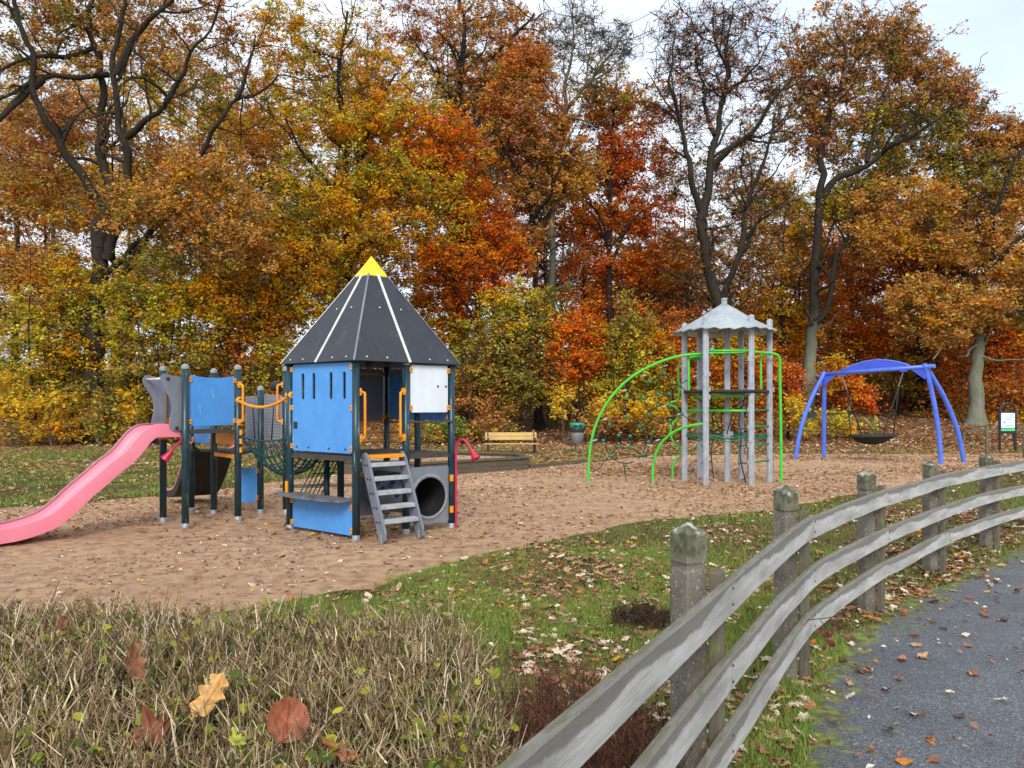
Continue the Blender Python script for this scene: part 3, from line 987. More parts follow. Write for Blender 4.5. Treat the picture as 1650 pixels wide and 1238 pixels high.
perforated((-4.02, 11.56), F_, 1.04, 1.72)
perforated(F_, G_, 1.04, 1.74)
m = MB(); q = V(-3.52, 11.62, 1.80)
m.lathe([(.10, 0), (.125, .01), (.125, .10), (.10, .14), (.002, .15)], q, 16, 1); m.beam(q - Z * .75, q, .05, .05, mi=0); m.build('steering_drum', [M['magenta'], M['black']], play)
for p, q_ in ((B, C_),):
    m = MB(); m.beam(X(lerp(p, q_, .08), .885), X(lerp(p, q_, .92), .885), .04, .05, Z); m.build('deck_frame', M['orange'], play)
m = MB()
for z in (1.08, 1.2, 1.32): m.box(X(B, z) + V(.055, -.03, -.1), .03, .05, .07)
m.build('bracket', M['orange'], play, .003)
# handrails and rope bridge
for a, b, z0, z1 in ((B, P1, 1.66, 1.72), (G_, P15, 1.66, 1.70)):
    pa, pb = X(a, z0), X(b, z1)
    pts = [pa + (pb - pa) * t - Z * (.125 * (1 - (2 * t - 1) ** 2)) for t in (0, .12, .3, .5, .7, .88, 1)]
    m = MB(); m.tube(spline(pts, 4), .021, 10)
    for q_ in (pa, pb): m.lathe([(.045, -.05), (.045, .05), (.02, .055)], q_, 12, 0, (pb - pa))
    m.build('hand_rail', M['orange'], play)
net = MB(); nu_, nv = 11, 11
W_ = [[None] * nv for _ in range(nu_)]
for i in range(nu_):
    w = i / (nu_ - 1)
    for j in range(nv):
        u = j / (nv - 1)
        near = lerp(B, P1, w); far = lerp(G_, P15, w)
        p = X(lerp(near, far, u), 0)
        sag = .20 + .28 * (1 - (2 * w - 1) ** 2)
        z = 1.18 - sag * (1 - abs(2 * u - 1) ** 2.6) - .06 * (1 - (2 * w - 1) ** 2)
        W_[i][j] = V(p.x + random.uniform(-.008, .008), p.y + random.uniform(-.008, .008), z)
for i in range(nu_): net.tube(spline(W_[i], 2), .0095, 6)
for j in range(nv): net.tube(spline([W_[i][j] for i in range(nu_)], 2), .0095 if 0 < j < nv - 1 else .013, 6)
net.build('rope_net', M['net'], play)
for w in (.3, .7):
    m = MB()
    for (a, b, zr) in ((B, P1, 1.56), (G_, P15, 1.56)):
        q_ = lerp(a, b, w); m.tube([X(q_, zr), X(lerp(a, b, w + (.04 if w < .5 else -.04)), 1.14)], .009, 6)
    m.build('hanger_rope', M['netblack'], play)
# climbing net from the deck to the sand at the tower's far-left side
m = MB(); o0, o1 = X(lerp(P1, P15, .55), .92), X(P15, .92)
off = V(-.42, -.1, 0)
for i in range(6):
    a = o0 + (o1 - o0) * i / 5; m.tube([a, a + off * .4 - Z * .35, a + off + Z * -.90], .009, 6)
for k in range(6):
    t = (k + .5) / 6
    f = lambda a: a + off * (t * t * .4 + t * .6) - Z * (.9 * t)
    m.tube([f(o0), f((o0 + o1) / 2), f(o1)], .009, 6)
m.build('climbing_net', M['net'], play)
m = MB(); pe = (P15[0] - .17, P15[1] - .07); m.tube([X(pe, -.05), X(pe, .95)], .04, 12); m.build('post', M['green_post'], play)


# slides
def chute(name, o, d, prof, width, depth, mats, parent, n_in=9):
    """prof: (run, rim height); the section hangs under the rim, square to the path"""
    d = d.normalized(); w = Z.cross(d).normalized() * -1
    P = spline([o + d * s + Z * z for s, z in prof], 6)
    hw = width / 2; th = .02
    sec_in = []
    for k in range(n_in):
        a = PI * k / (n_in - 1)
        cx = math.cos(a); sy = math.sin(a)
        sec_in.append((hw * .94 * math.copysign(abs(cx) ** .6, cx), -depth * .86 * sy ** .75))
    sec = [(hw + .014, -.014), (hw + .012, .006), (hw - .020, .008)] + sec_in + [(-hw + .020, .008), (-hw - .012, .006), (-hw - .014, -.014), (-hw - .002, -depth * .97), (-hw * .9, -depth), (hw * .9, -depth), (hw + .002, -depth * .97)]
    ns = len(sec); vs, fs = [], []
    for i, p in enumerate(P):
        a = P[max(0, i - 1)]; b = P[min(len(P) - 1, i + 1)]; t = (b - a).normalized(); nr = w.cross(t); nr = nr if nr.z > 0 else -nr
        vs += [p + w * u + nr * v for u, v in sec]
    m = MB()
    nin = 3 + n_in + 2
    fa, fb = [], []
    for i in range(len(P) - 1):
        for k in range(ns):
            l = (k + 1) % ns
            (fa if k < nin else fb).append((i * ns + k, i * ns + l, (i + 1) * ns + l, (i + 1) * ns + k))
    m.add(vs, fa, 0, True); m.f += fb; m.m += [1] * len(fb); m.sm += [True] * len(fb)
    m.f.append(tuple(range(ns))); m.m.append(1); m.sm.append(False)
    m.f.append(tuple(reversed(range((len(P) - 1) * ns, len(P) * ns)))); m.m.append(1); m.sm.append(False)
    o_ = m.build(name, mats, parent)
    es = o_.modifiers.new('Crisp rims', 'EDGE_SPLIT'); es.split_angle = math.radians(34)
    for sg in (1, -1):
        r_ = MB(); pts = []
        for i, p in enumerate(P):
            a = P[max(0, i - 1)]; b = P[min(len(P) - 1, i + 1)]; t = (b - a).normalized(); nr = w.cross(t); nr = nr if nr.z > 0 else -nr
            pts.append(p + w * (sg * (hw - .024)) - nr * .006)
        r_.tube(pts, .006, 6); r_.build('rim_seam', M['grey'], o_)
    return o_


so = X(lerp(A, D, .5), 0); sd_ = V(-.707, -.707, 0)
slide = chute('slide', so, sd_, [(.02, 1.34), (.2, 1.345), (.36, 1.335), (.5, 1.24), (.68, 1.02), (.84, .895), (.985, .765), (1.18, .60), (1.35, .44), (1.52, .315), (1.78, .235), (2.03, .21), (2.3, .2), (2.5, .19)], .54, .165, [M['pink'], M['pink']], play)
m = MB()
for u in (-.2, .2): m.beam(so + sd_ * 2.2 + V(.707, -.707, 0) * u - Z * .05, so + sd_ * 2.2 + V(.707, -.707, 0) * u + Z * .08, .04, .04)
m.build('slide_leg', M['steel'], slide)
m = MB(); m.box(X(D, 1.16) + V(.03, -.03, 0), .12, .12, .05); m.build('bracket', M['orange'], slide, .003)
cheek = spline([(.275, 1.957, 0), (.225, 1.99, 0), (.12, 1.962, 0), (.0, 1.955, 0)], 4) + spline([(-.0, 1.27, 0), (.10, 1.268, 0), (.15, 1.285, 0), (.176, 1.335, 0), (.168, 1.42, 0), (.147, 1.51, 0), (.155, 1.62, 0), (.185, 1.71, 0), (.245, 1.81, 0), (.283, 1.885, 0), (.288, 1.93, 0)], 4)
pr = V(.707, -.707, 0)
for sgn in (1, -1):
    o = so + pr * (.30 * sgn)
    m = MB(); m.prism([[(p.x, p.y) for p in cheek]], o, sd_, Z, .02)
    for s_, z_ in ((.20, 1.93), (.09, 1.30)): m.lathe([(.022, 0), (.022, .014), (.012, .02), (.001, .021)], o + sd_ * s_ + Z * z_ + pr * (.01 * sgn), 12, 1, pr * sgn)
    m.build('slide_cheek', [M['grey'], M['bolt']], play, .003)
    m = MB(); m.box(o + Z * 1.62 + sd_ * .0 + pr * (.022 * sgn), .05, .022, .6, (sd_, pr, Z)); m.build('cheek_rail', M['orange'], play, .003)
m = MB(); m.tube([so + pr * .29 + sd_ * .24 + Z * 1.93, so - pr * .29 + sd_ * .24 + Z * 1.93], .014, 10); m.build('cross_bar', M['roofstrip'], play)
bo = V(-4.40, 11.45, 0); bdv = V(-.60, .80, 0)
bs = chute('slide', bo, bdv, [(0, 1.04), (.15, 1.04), (.3, .98), (.5, .80), (.75, .56), (1.0, .36), (1.2, .27), (1.45, .23), (1.7, .22)], .66, .13, [M['pink'], M['black']], play)
m = MB()
for u, s_ in ((-.2, 1.0), (.2, 1.0)):
    w = Z.cross(bdv).normalized(); m.tube([bo + bdv * s_ + w * u - Z * .05, bo + bdv * (s_ - .05) + w * u + Z * .22], .016, 8)
m.build('slide_leg', M['steel'], bs)

# ------------------------------------------------------------------ hexagonal climbing tower
tw = thing('climbing_tower', 'tall grey-posted climbing tower with grey canopy roof, rope web and lime green arches', 'climbing frame', (4.4, 15.85, 0))
TC = V(4.4, 15.85, 0)
T = {}
for k, a in enumerate((173, 230, 293, 353, 53, 113)):
    r = .87
    T[k + 1] = TC + V(r * math.cos(math.radians(a)), r * math.sin(math.radians(a)), 0)
T[1] = V(3.58, 15.97, 0); T[2] = V(3.82, 15.17, 0); T[3] = V(4.71, 15.15, 0); T[4] = V(5.27, 15.75, 0)
TP = V(4.44, 15.88, 0)


def profile_post(p, top, name='post', r=.06):
    """extruded aluminium post: a round with flutes"""
    m = MB(); n = 40; vs = []
    for z in (-.06, top):
        for k in range(n):
            a = 2 * PI * k / n
            rr = r * (.86 if k % 5 == 0 else 1.0)
            vs.append(V(p.x + rr * math.cos(a), p.y + rr * math.sin(a), z))
    fs = [(k, (k + 1) % n, n + (k + 1) % n, n + k) for k in range(n)] + [tuple(range(n, 2 * n)), tuple(reversed(range(n)))]
    m.add(vs, fs)
    o = m.build(name, M['alu'], tw)
    c = MB(); c.lathe([(r * .8, -.01), (r * .8, .012), (r * .6, .02), (.002, .022)], p + Z * top, 14); c.build('post_cap', M['steel'], o)
    return o


tops = {1: 3.27, 2: 3.33, 3: 3.35, 4: 3.33, 5: 3.3, 6: 3.3}
for k in range(1, 7): profile_post(T[k], tops[k])
profile_post(TP, 3.3)
profile_post(V(5.33, 17.9, 0), 2.5)
profile_post(V(5.12, 16.55, 0), 2.9)
# canopy: six sheets with a wavy hem
m = MB(); ne, nr_ = 72, 7; ap = V(4.37, 15.85, 3.66); vs, fs = [], []
ang = [math.atan2(T[k].y - TC.y, T[k].x - TC.x) for k in range(1, 7)]
for i in range(nr_):
    t = i / (nr_ - 1)
    for k in range(ne):
        a = 2 * PI * k / ne
        fold = abs(math.cos(3 * (a - ang[0])))
        R = (.05 + .98 * t)
        hem = .020 * math.sin(24 * a) * max(0, t - .8) * 5
        z = 3.655 - .60 * t ** 1.12 + .03 * t * fold - .045 * math.sin(PI * t) + hem
        vs.append(ap.xy.to_3d() + V(R * math.cos(a), R * math.sin(a), z))
for i in range(nr_ - 1):
    for k in range(ne):
        l = (k + 1) % ne
        fs.append((i * ne + k, i * ne + l, (i + 1) * ne + l, (i + 1) * ne + k))
m.add(vs, fs, 0, True)
can = m.build('canopy', M['canopy'], tw)
sol = can.modifiers.new('Thickness', 'SOLIDIFY'); sol.thickness = .016; sol.offset = -1
m = MB(); m.lathe([(.075, -.03), (.06, .0), (.06, .10), (.066, .105), (.066, .12), (.04, .135), (.002, .137)], ap.xy.to_3d() + Z * 3.655, 16); m.build('canopy_finial', M['canopy'], can)
# moulded leaf grooves on the canopy
m = MB()
def on_can(a, t): 
    R = .05 + .98 * t; fold = abs(math.cos(3 * (a - ang[0])))
    return ap.xy.to_3d() + V(R * math.cos(a), R * math.sin(a), 3.655 - .60 * t ** 1.12 + .03 * t * fold - .045 * math.sin(PI * t) + .004)
for a0 in [ang[k] + math.radians(30) for k in range(6)]:
    m.tube([on_can(a0 + .10 * math.sin(7 * t), t) for t in np.linspace(.1, .93, 18)], .011, 5)
    for t0 in (.3, .45, .6, .75):
        for sg in (-1, 1):
            m.tube([on_can(a0 + sg * (.02 + .34 * s) + .10 * math.sin(7 * t0), t0 + .10 * math.sin(s * 3)) for s in np.linspace(0, 1, 6)], .009, 5)
m.build('canopy_groove', M['canopyline'], can)
# deck
m = MB(); n = 30
m.lathe([(.002, 1.83), (.84, 1.83), (.86, 1.84), (.86, 1.88), (.84, 1.89), (.002, 1.89)], TC, n); m.build('deck', M['darkplate'], tw)
m = MB(); m.tube([TC + V(.66 * math.cos(2 * PI * k / 24), .66 * math.sin(2 * PI * k / 24), 1.77) for k in range(24)], .025, 8, closed=True); m.build('deck_ring', M['limegreen'], tw)
G = lambda name, pts, r=.028, n=8: MB().tube(spline(pts, n), r, 12).build(name, M['limegreen'], tw)
# big arch, in the plane from its foot on the left to the front-right post
f0, f1 = V(1.57, 15.87, 0), T[3] + V(-.03, .1, 0)
def plane_pt(px, py, p, q):
    """where a bearing crosses the upright plane through p and q"""
    k = (px - HX) / FPX; d = q - p
    s = (k * p.y - p.x) / (d.x - k * d.y); Y = p.y + d.y * s
    return V(p.x + d.x * s, Y, EYE + (HY - py) / FPX * Y)
arch = [(948, 780), (949, 743), (954, 706), (964, 675), (982, 644), (1005, 618), (1033, 598), (1067, 582), (1101, 573), (1135, 570), (1165, 569), (1204, 568)]
AP = [plane_pt(px, py, f0, f1) for px, py in arch]; AP[0].z = -.05
G('arch', AP, .027)
g0, g1 = V(2.91, 15.85, 0), T[2] + V(-.05, .03, 0)
SP = [plane_pt(px, py, g0, g1) for px, py in ((1052, 780), (1053, 745), (1065, 715), (1085, 697), (1105, 688), (1133, 683))]; SP[0].z = -.05
G('arch', SP, .027)
w0, w1 = V(3.42, 16.55, 0), T[1] + V(.02, .02, 0)
G('wavy_pole', [V(3.44, 16.5, -.05)] + [at(px, py, 16.5) for px, py in ((1084, 755), (1088, 741), (1097, 735), (1097, 722), (1086, 714), (1081, 700), (1082, 686), (1090, 676), (1095, 668), (1090, 658), (1079, 652), (1080, 649), (1091, 645), (1094, 635), (1093, 600), (1096, 585), (1106, 579), (1128, 578))], .022)
G('grab_hoop', [at(px, py, 15.6) for px, py in ((1110, 630), (1110, 600), (1110, 580), (1118, 575), (1131, 575))], .024)
# slide pole on the right with its top arm
G('fire_pole', [T[3] + V(.06, 0, 2.64), V(5.0, 15.3, 2.63), V(5.26, 15.5, 2.62), V(5.38, 15.56, 2.58), V(5.42, 15.58, 2.48), V(5.43, 15.6, 2.2), V(5.45, 15.6, 1.0), V(5.46, 15.6, -.05)], .03)
G('grab_hoop', [at(1226, py, 15.45) for py in (628, 600, 580)] + [at(1229, 572, 15.45), at(1237, 569, 15.5), at(1241, 572, 15.6)], .022)
for p, q, z, nm in ((T[1], T[3], 1.476, 'cross_bar'), (T[2], T[3], 2.66, 'cross_bar')):
    MB().tube([p + Z * z, q + Z * z], .026, 10).build(nm, M['limegreen'], tw)
for z in (1.49, 1.16, .80, .46):
    MB().tube([T[3] + Z * z, T[4] + Z * z], .020, 10).build('ladder_rung', M['netgreen'], tw)
for k, zs in ((3, (2.5, 1.9, 1.5, 1.16, .8, .46)), (2, (2.2, 1.9, 1.75)), (5, (1.9, 1.5, .95)), (4, (1.9,))):
    for z in zs: MB().box(T[k] + V(-.07 if k == 3 else .065, -.02, z), .035, .06, .09).build('post_clamp', M['steel'], tw)


# rope web inside the arch
def rope(parent, pts, r=.010): MB().tube(pts, r, 6).build('rope', M['netblack'], parent)
web = MB(); knots = MB()
w_ = lambda px, py: plane_pt(px, py, f0 + V(0, .02, 0), V(3.9, 15.6, 0))
crop = lambda x, y: w_(900 + x * .2827, 460 + y * .2827)
cx, cy = 383, 885
ring = [crop(cx + 118 * math.cos(t), cy + 130 * math.sin(t)) for t in np.linspace(0, 2 * PI, 25)[:-1]]
inner = [crop(cx - 8 + 42 * math.cos(t), cy + 5 + 40 * math.sin(t)) for t in np.linspace(0, 2 * PI, 17)[:-1]]
web.tube(ring, .011, 6, closed=True); web.tube(inner, .011, 6, closed=True)
seg = [((255, 885), (183, 883)), ((290, 795), (240, 748)), ((380, 755), (380, 645)), ((380, 645), (372, 590)), ((462, 805), (515, 738)), ((515, 738), (565, 685)), ((565, 685), (635, 690)),
       ((512, 893), (585, 880)), ((478, 965), (545, 985)), ((375, 1025), (378, 1075)), ((378, 1075), (388, 1118)), ((290, 972), (230, 1045)), ((230, 1045), (172, 1073)),
       ((340, 920), (290, 972)), ((410, 925), (478, 965)), ((380, 645), (487, 645)), ((487, 645), (565, 620)), ((565, 620), (632, 620)), ((487, 645), (515, 738)), ((565, 620), (605, 500)),
       ((605, 500), (610, 440)), ((605, 500), (690, 565)), ((520, 550), (605, 500)), ((520, 550), (478, 508)), ((520, 550), (487, 645)), ((632, 620), (690, 565)), ((632, 620), (635, 690)),
       ((635, 690), (703, 732)), ((515, 738), (635, 770)), ((635, 770), (703, 735)), ((690, 565), (780, 515)), ((690, 565), (720, 600)), ((635, 770), (650, 805)), ((703, 735), (750, 770))]
for a, b in seg: web.tube([crop(*a), crop(*b)], .010, 6)
web.build('rope_web', M['netblack'], tw)
for p in ((255, 885), (290, 795), (380, 750), (462, 805), (512, 893), (478, 965), (375, 1025), (290, 972), (340, 920), (410, 925), (343, 855), (408, 860), (380, 645), (487, 645), (565, 620), (632, 620), (605, 503), (520, 550), (515, 738), (565, 685), (635, 690), (690, 567), (703, 733), (635, 770)):
    c = crop(*p); knots = MB(); knots.lathe([(.002, -.045), (.035, -.03), (.042, 0), (.035, .03), (.002, .045)], c, 8, 0, V(0, 1, .2)); knots.build('rope_connector', M['netgreen'], tw)
for p in ((205, 884), (262, 765), (373, 600), (487, 515), (610, 458), (565, 883), (518, 978), (180, 1070), (437, 998), (600, 690), (690, 735), (780, 518)):
    c = crop(*p); m = MB(); m.lathe([(.002, -.05), (.018, -.048), (.018, .048), (.002, .05)], c, 8, 0, V(1, 0, .3)); m.build('rope_sleeve', M['canopy'], tw)
# hanging rope ladders and the low rope ring under the deck
for x0, dy in ((4.02, .15), (4.72, -.05)):
    m = MB(); ks = MB()
    for dx in (-.09, .09):
        m.tube(spline([V(x0 + dx * .3 + .05, 15.7 + dy, 1.75), V(x0 + dx * 1.2, 15.7 + dy, 1.3), V(x0 + dx + .03, 15.7 + dy, .95), V(x0 + dx * .9, 15.7 + dy, .55), V(x0 + dx * .6 + .09, 15.7 + dy, .0)], 4), .012, 6)
    for z in (1.45, 1.1, .75, .4):
        m.tube([V(x0 - .1, 15.7 + dy, z), V(x0 + .1, 15.7 + dy, z + .02)], .011, 6)
        for dx in (-.1, .1): ks.lathe([(.002, -.035), (.028, 0), (.002, .035)], V(x0 + dx, 15.7 + dy, z), 8)
    r_ = m.build('rope_ladder', M['netblack'], tw); ks.build('rope_connectors', M['netgreen'], r_)
m = MB()
for k in range(6):
    a, b = T[k % 6 + 1], T[(k + 1) % 6 + 1]
    for dz in (0, .05):
        m.tube([a + Z * (.97 + dz), (a + b) / 2 * .86 + TC * .14 + Z * (.86 + dz), b + Z * (.97 + dz)], .012, 6)
    m.tube([a + Z * .97, TP + Z * (.95)], .012, 6)
m.build('rope_ring', M['netgreen'], tw)
m = MB(); m.box(TP + Z * .98, .2, .2, .13); m.build('rope_hub', M['steel'], tw, .01)
for (px, py, Y) in ((1150, 641, 15.4), (1186, 641, 15.6)):
    pass
m = MB()
for k in range(5):
    a = math.radians(150 + 60 * k)
    m.tube([TC + V(.66 * math.cos(a), .66 * math.sin(a), 1.77), TC + V(.25 * math.cos(a + .4), .25 * math.sin(a + .4), 1.5), TC + V(.1 * math.cos(a), .1 * math.sin(a), 1.0)], .010, 6)
m.build('rope_funnel', M['netblack'], tw)

# ------------------------------------------------------------------ basket swing
sw = thing('basket_swing', 'violet-blue swing frame with arched beam and round black nest seat', 'swing', (10.2, 21.6, 0))
BL, BR = V(9.17, 22.6, 2.49), V(11.06, 20.6, 2.61)
bdir = (BR - BL).normalized(); bl = (BR - BL).length
m = MB(); m.tube([BL - bdir * .14, BR + bdir * .24], .055, 14); m.build('beam', M['violet'], sw)
for foot, top, side in ((V(8.30, 22.55, 0), BL, 1), (V(9.40, 23.2, 0), BL, -1), (V(11.53, 20.67, 0), BR, 1), (V(12.40, 21.1, 0), BR, -1)):
    d = foot - top; bow = V(d.x, d.y, 0) * .16
    pts = [top + Z * .06 - V(d.x, d.y, 0) * .02, top + d * .25 + bow * .9, top + d * .5 + bow * 1.15, top + d * .75 + bow * .8, foot - Z * .05]
    m = MB(); m.tube(spline(pts, 6), .062, 14); lg = m.build('leg', M['violet'], sw)
perp = Z.cross(bdir).normalized()
m = MB(); a = .18 * bl; b = .86 * bl
ol = [(a + (b - a) * t, .055 + .23 * (1 - (2 * t - 1) ** 2)) for t in np.linspace(0, 1, 17)]
m.prism([ol + [(b, .04), (a, .04)]], BL, bdir, Z, .03)
ap_ = m.build('arch_panel', M['violetpanel'], sw)
m = MB(); m.tube([BL + bdir * u + Z * v for u, v in ol], .026, 10); m.build('arch_rim', M['violet'], ap_)
for q, sg in ((BL, 1), (BR, -1)):
    m = MB(); m.prism([[(.0, -.04), (.36 * sg, -.05), (.0, -.34), (-.03 * sg, -.3)]], q, bdir, Z, .02); m.build('gusset', M['violetpanel'], sw)
nest_c = V(10.12, 21.62, .72)
hang = [BL + bdir * (bl * t) for t in (.19, .80)]
for h, sg in zip(hang, (-1, 1)):
    m = MB(); m.box(h - Z * .07, .16, .10, .05, (bdir, perp, Z)); m.build('swing_hinge', M['violetpanel'], sw, .006)
    j = h + (nest_c + bdir * (.35 * sg) - h) * .27 - bdir * .0
    m = MB(); k = 13
    for i in range(k):
        c = (h - Z * .08) + (j - h + Z * .08) * ((i + .5) / k); e = (j - h).normalized()
        x, y, _ = frame_of(e)
        if i % 2: x, y = y, x
        m.tube([c + e * (.028 * math.cos(t)) + x * (.014 * math.sin(t)) for t in np.linspace(0, 2 * PI, 9)[:-1]], .005, 5, closed=True)
    m.build('chain', M['steel'], sw)
    for s2 in (-1, 1):
        rim = nest_c + bdir * (.44 * sg) + perp * (.36 * s2) + Z * .02
        m = MB(); m.tube([j, rim], .017, 8); m.build('hanger_rope', M['netblack'], sw)
m = MB(); m.tube([nest_c + bdir * (.60 * math.cos(t)) + perp * (.60 * math.sin(t)) for t in np.linspace(0, 2 * PI, 37)[:-1]], .045, 10, closed=True)
seat = m.build('nest_rim', M['black'], sw)
m = MB(); mm = MB(); n = 13
bowl = lambda u, v: nest_c + bdir * u + perp * v - Z * (.24 * (1 - (u * u + v * v) / .36))
for i in range(n):
    u = -.55 + 1.1 * i / (n - 1); h = math.sqrt(max(.0, .36 - u * u))
    m.tube([bowl(u, v) for v in np.linspace(-h, h, 9)], .014, 5); m.tube([bowl(v, u) for v in np.linspace(-h, h, 9)], .014, 5)
m.lathe([(.002, -.235), (.2, -.21), (.4, -.135), (.56, -.03), (.57, .0), (.4, -.11), (.2, -.19), (.002, -.21)], nest_c, 28)
m.build('nest_net', M['netblack'], sw)

# ------------------------------------------------------------------ sandbox
box = thing('sandbox', 'low weathered timber sandpit frame beside the playhouse, in front of the bench', 'sandpit', (-2, 19, 0))
SB = [(.38, 18.9), (-2.03, 17.05), (-3.9, 17.7), (-4.4, 19.7), (-2.05, 21.2), (.1, 20.3)]
sc_ = sum((X(p, 0) for p in SB), V(0, 0, 0)) / 6
for i in range(6):
    p, q = X(SB[i], 0), X(SB[(i + 1) % 6], 0); e = (q - p).normalized()
    for k in range(2):
        m = MB(); m.beam(p + Z * (.055 + .145 * k) + e * .01, q + Z * (.055 + .145 * k) - e * .01, .07, .14, Z); m.build('side_plank', M['sandwood'], box, .006)
    m = MB(); m.beam(p + Z * .305 - e * .05, q + Z * (.305 + .002 * (i % 2)) + e * .05, .17, .045, Z); m.build('rim_board', M['sandwood'], box, .006)
m = MB(); m.prism([[(p[0] - sc_.x, p[1] - sc_.y) for p in SB]], sc_ + Z * .17, V(1, 0, 0), V(0, 1, 0), .1)
sm = bpy.data.materials['playground_sand']
m.build('sand_fill', sm, box)
m = MB()
for k in range(260):
    u, v = random.uniform(-2.3, 2.3), random.uniform(-1.8, 1.8)
    if float(sdist(np.array([sc_.x + u]), np.array([sc_.y + v]), SB)[0]) < .15: continue
    c = sc_ + V(u, v, .225 + random.uniform(0, .02)); a = random.uniform(0, 6.3); e = V(math.cos(a), math.sin(a), random.uniform(-.3, .3)).normalized(); f = V(-math.sin(a), math.cos(a), random.uniform(-.3, .3))
    m.add([c - e * .05, c + f * .035, c + e * .05, c - f * .035], [(0, 1, 2, 3)])
lv = m.build('leaf_scatter', leaf_mat('sandbox_leaf', srgb(150, 104, 74)), box); lv['kind'] = 'stuff'

# ------------------------------------------------------------------ bench
bn = thing('park_bench', 'pale wooden slatted park bench with black metal frame and armrests behind the sandpit', 'bench', (-.03, 24.5, 0))
BX0, BX1, BY = -.86, .82, 24.5
bx = V(1, .06, 0).normalized(); by = V(-.06, 1, 0).normalized()
bo_ = V(-.02, BY, 0); zb = float(hills(0., BY)) - .03
for z, dy in ((.66, .30), (.535, .26)):
    m = MB(); m.box(bo_ + by * dy + Z * (zb + z), 1.66, .035, .115, (bx, by, Z)); m.build('back_slat', M['plank'], bn, .005)
for k in range(4):
    m = MB(); m.box(bo_ + by * (-.2 + .105 * k) + Z * (zb + .375 - .006 * k), 1.72, .095, .035, (bx, by, Z)); m.build('seat_slat', M['plank'], bn, .005)
for sx in (-.74, .74):
    c = bo_ + bx * sx + Z * zb
    m = MB()
    m.tube(spline([c + by * .30 + Z * .72, c + by * .25 + Z * .45, c + by * .17 + Z * .33, c + by * .2 - Z * .03], 5), .024, 8)
    m.tube([c + by * .17 + Z * .335, c - by * .24 + Z * .35], .022, 8)
    m.tube(spline([c - by * .22 + Z * -.03, c - by * .2 + Z * .34, c - by * .22 + Z * .5, c - by * .12 + Z * .56, c + by * .25 + Z * .54], 5), .022, 8)
    m.build('bench_frame', M['iron'], bn)
    m = MB(); m.box(c + by * -.02 + Z * .585, .06, .44, .03, (bx, by, Z)); m.build('armrest', M['plank'], bn, .005)

# ------------------------------------------------------------------ litter bin
bi = at(930, 700, 25); zb = float(hills(bi.x, 25.0))
bn2 = thing('litter_bin', 'grey round litter bin with green lid on a thin post between bench and green arch', 'litter bin', (bi.x, 25, zb))
c = V(bi.x, 25, zb)
m = MB(); m.tube([c + V(-.04, .2, -.1), c + V(-.02, .2, .9)], .03, 10); m.build('pole', M['steel'], bn2)
m = MB(); m.lathe([(.17, .34), (.19, .345), (.225, .82), (.22, .83), (.2, .82), (.17, .4), (.002, .4)], c, 22); m.build('bin_body', M['bingrey'], bn2)
m = MB(); vs = []
m.lathe([(.23, .70 + .0), (.236, .74), (.24, .80), (.235, .84), (.2, .85)], c, 22); m.build('bin_bag', M['bag'], bn2)
m = MB(); m.lathe([(.232, .845), (.242, .85), (.242, .96), (.225, .995), (.12, 1.015), (.002, 1.02)], c, 22); lid = m.build('bin_lid', M['bingreen'], bn2)
m = MB()
for a in (-1.9, -1.2):
    e = V(math.cos(a), math.sin(a), 0); m.box(c + e * .236 + Z * .91, .12, .03, .07, (Z.cross(e), e, Z))
m.build('lid_opening', M['bolt'], lid)

# ------------------------------------------------------------------ information board
sg = at(1623.5, 727, 26.5); zs = float(hills(sg.x, 26.5))
si = thing('information_sign', 'black arched information board with white and teal notice at the right', 'sign', (sg.x, 26.5, zs))
c = V(sg.x, 26.5, zs)
m = MB(); m.tube(spline([c + V(-.27, 0, -.05), c + V(-.27, 0, .7), c + V(-.275, 0, 1.3), c + V(-.25, 0, 1.46), c + V(-.17, 0, 1.58), c + V(0, 0, 1.63), c + V(.17, 0, 1.58), c + V(.25, 0, 1.46), c + V(.275, 0, 1.3), c + V(.27, 0, .7), c + V(.27, 0, -.05)], 6), .042, 12); m.build('frame', M['iron'], si)
m = MB(); m.box(c + Z * .985, .52, .03, .78); m.build('back_board', M['iron'], si, .004)
m = MB(); m.prism([rrect(-.235, -.31, .235, .31, .012, 3)], c + V(0, -.022, 1.0), V(1, 0, 0), Z, .008); fc = m.build('notice', M['signface'], si)
m = MB(); m.prism([[(-.234, -.308), (.234, -.308), (.234, -.235), (.1, -.25), (0, -.262), (-.12, -.25), (-.234, -.262)]], c + V(0, -.0275, 1.0), V(1, 0, 0), Z, .002); m.build('notice_green', M['signgreen'], fc)
m = MB(); m.prism([[(-.234, -.262), (-.12, -.25), (0, -.262), (.1, -.25), (.234, -.235), (.234, -.195), (.1, -.2), (-.1, -.195), (-.234, -.2)]], c + V(0, -.0285, 1.0), V(1, 0, 0), Z, .002); m.build('notice_blue', M['signblue'], fc)
m = MB()
for y, x0, x1 in ((.17, -.13, .16), (.09, -.07, .10), (-.13, -.1, .13)):
    x = x0
    while x < x1:
        w = random.uniform(.02, .05); m.box(c + V(x + w / 2, -.0275, 1.0 + y), w, .002, .020); x += w + .008
m.box(c + V(-.12, -.0275, .99), .05, .002, .05); m.box(c + V(.15, -.0275, 1.25), .05, .002, .03)
m.build('notice_print', M['signtext'], fc)

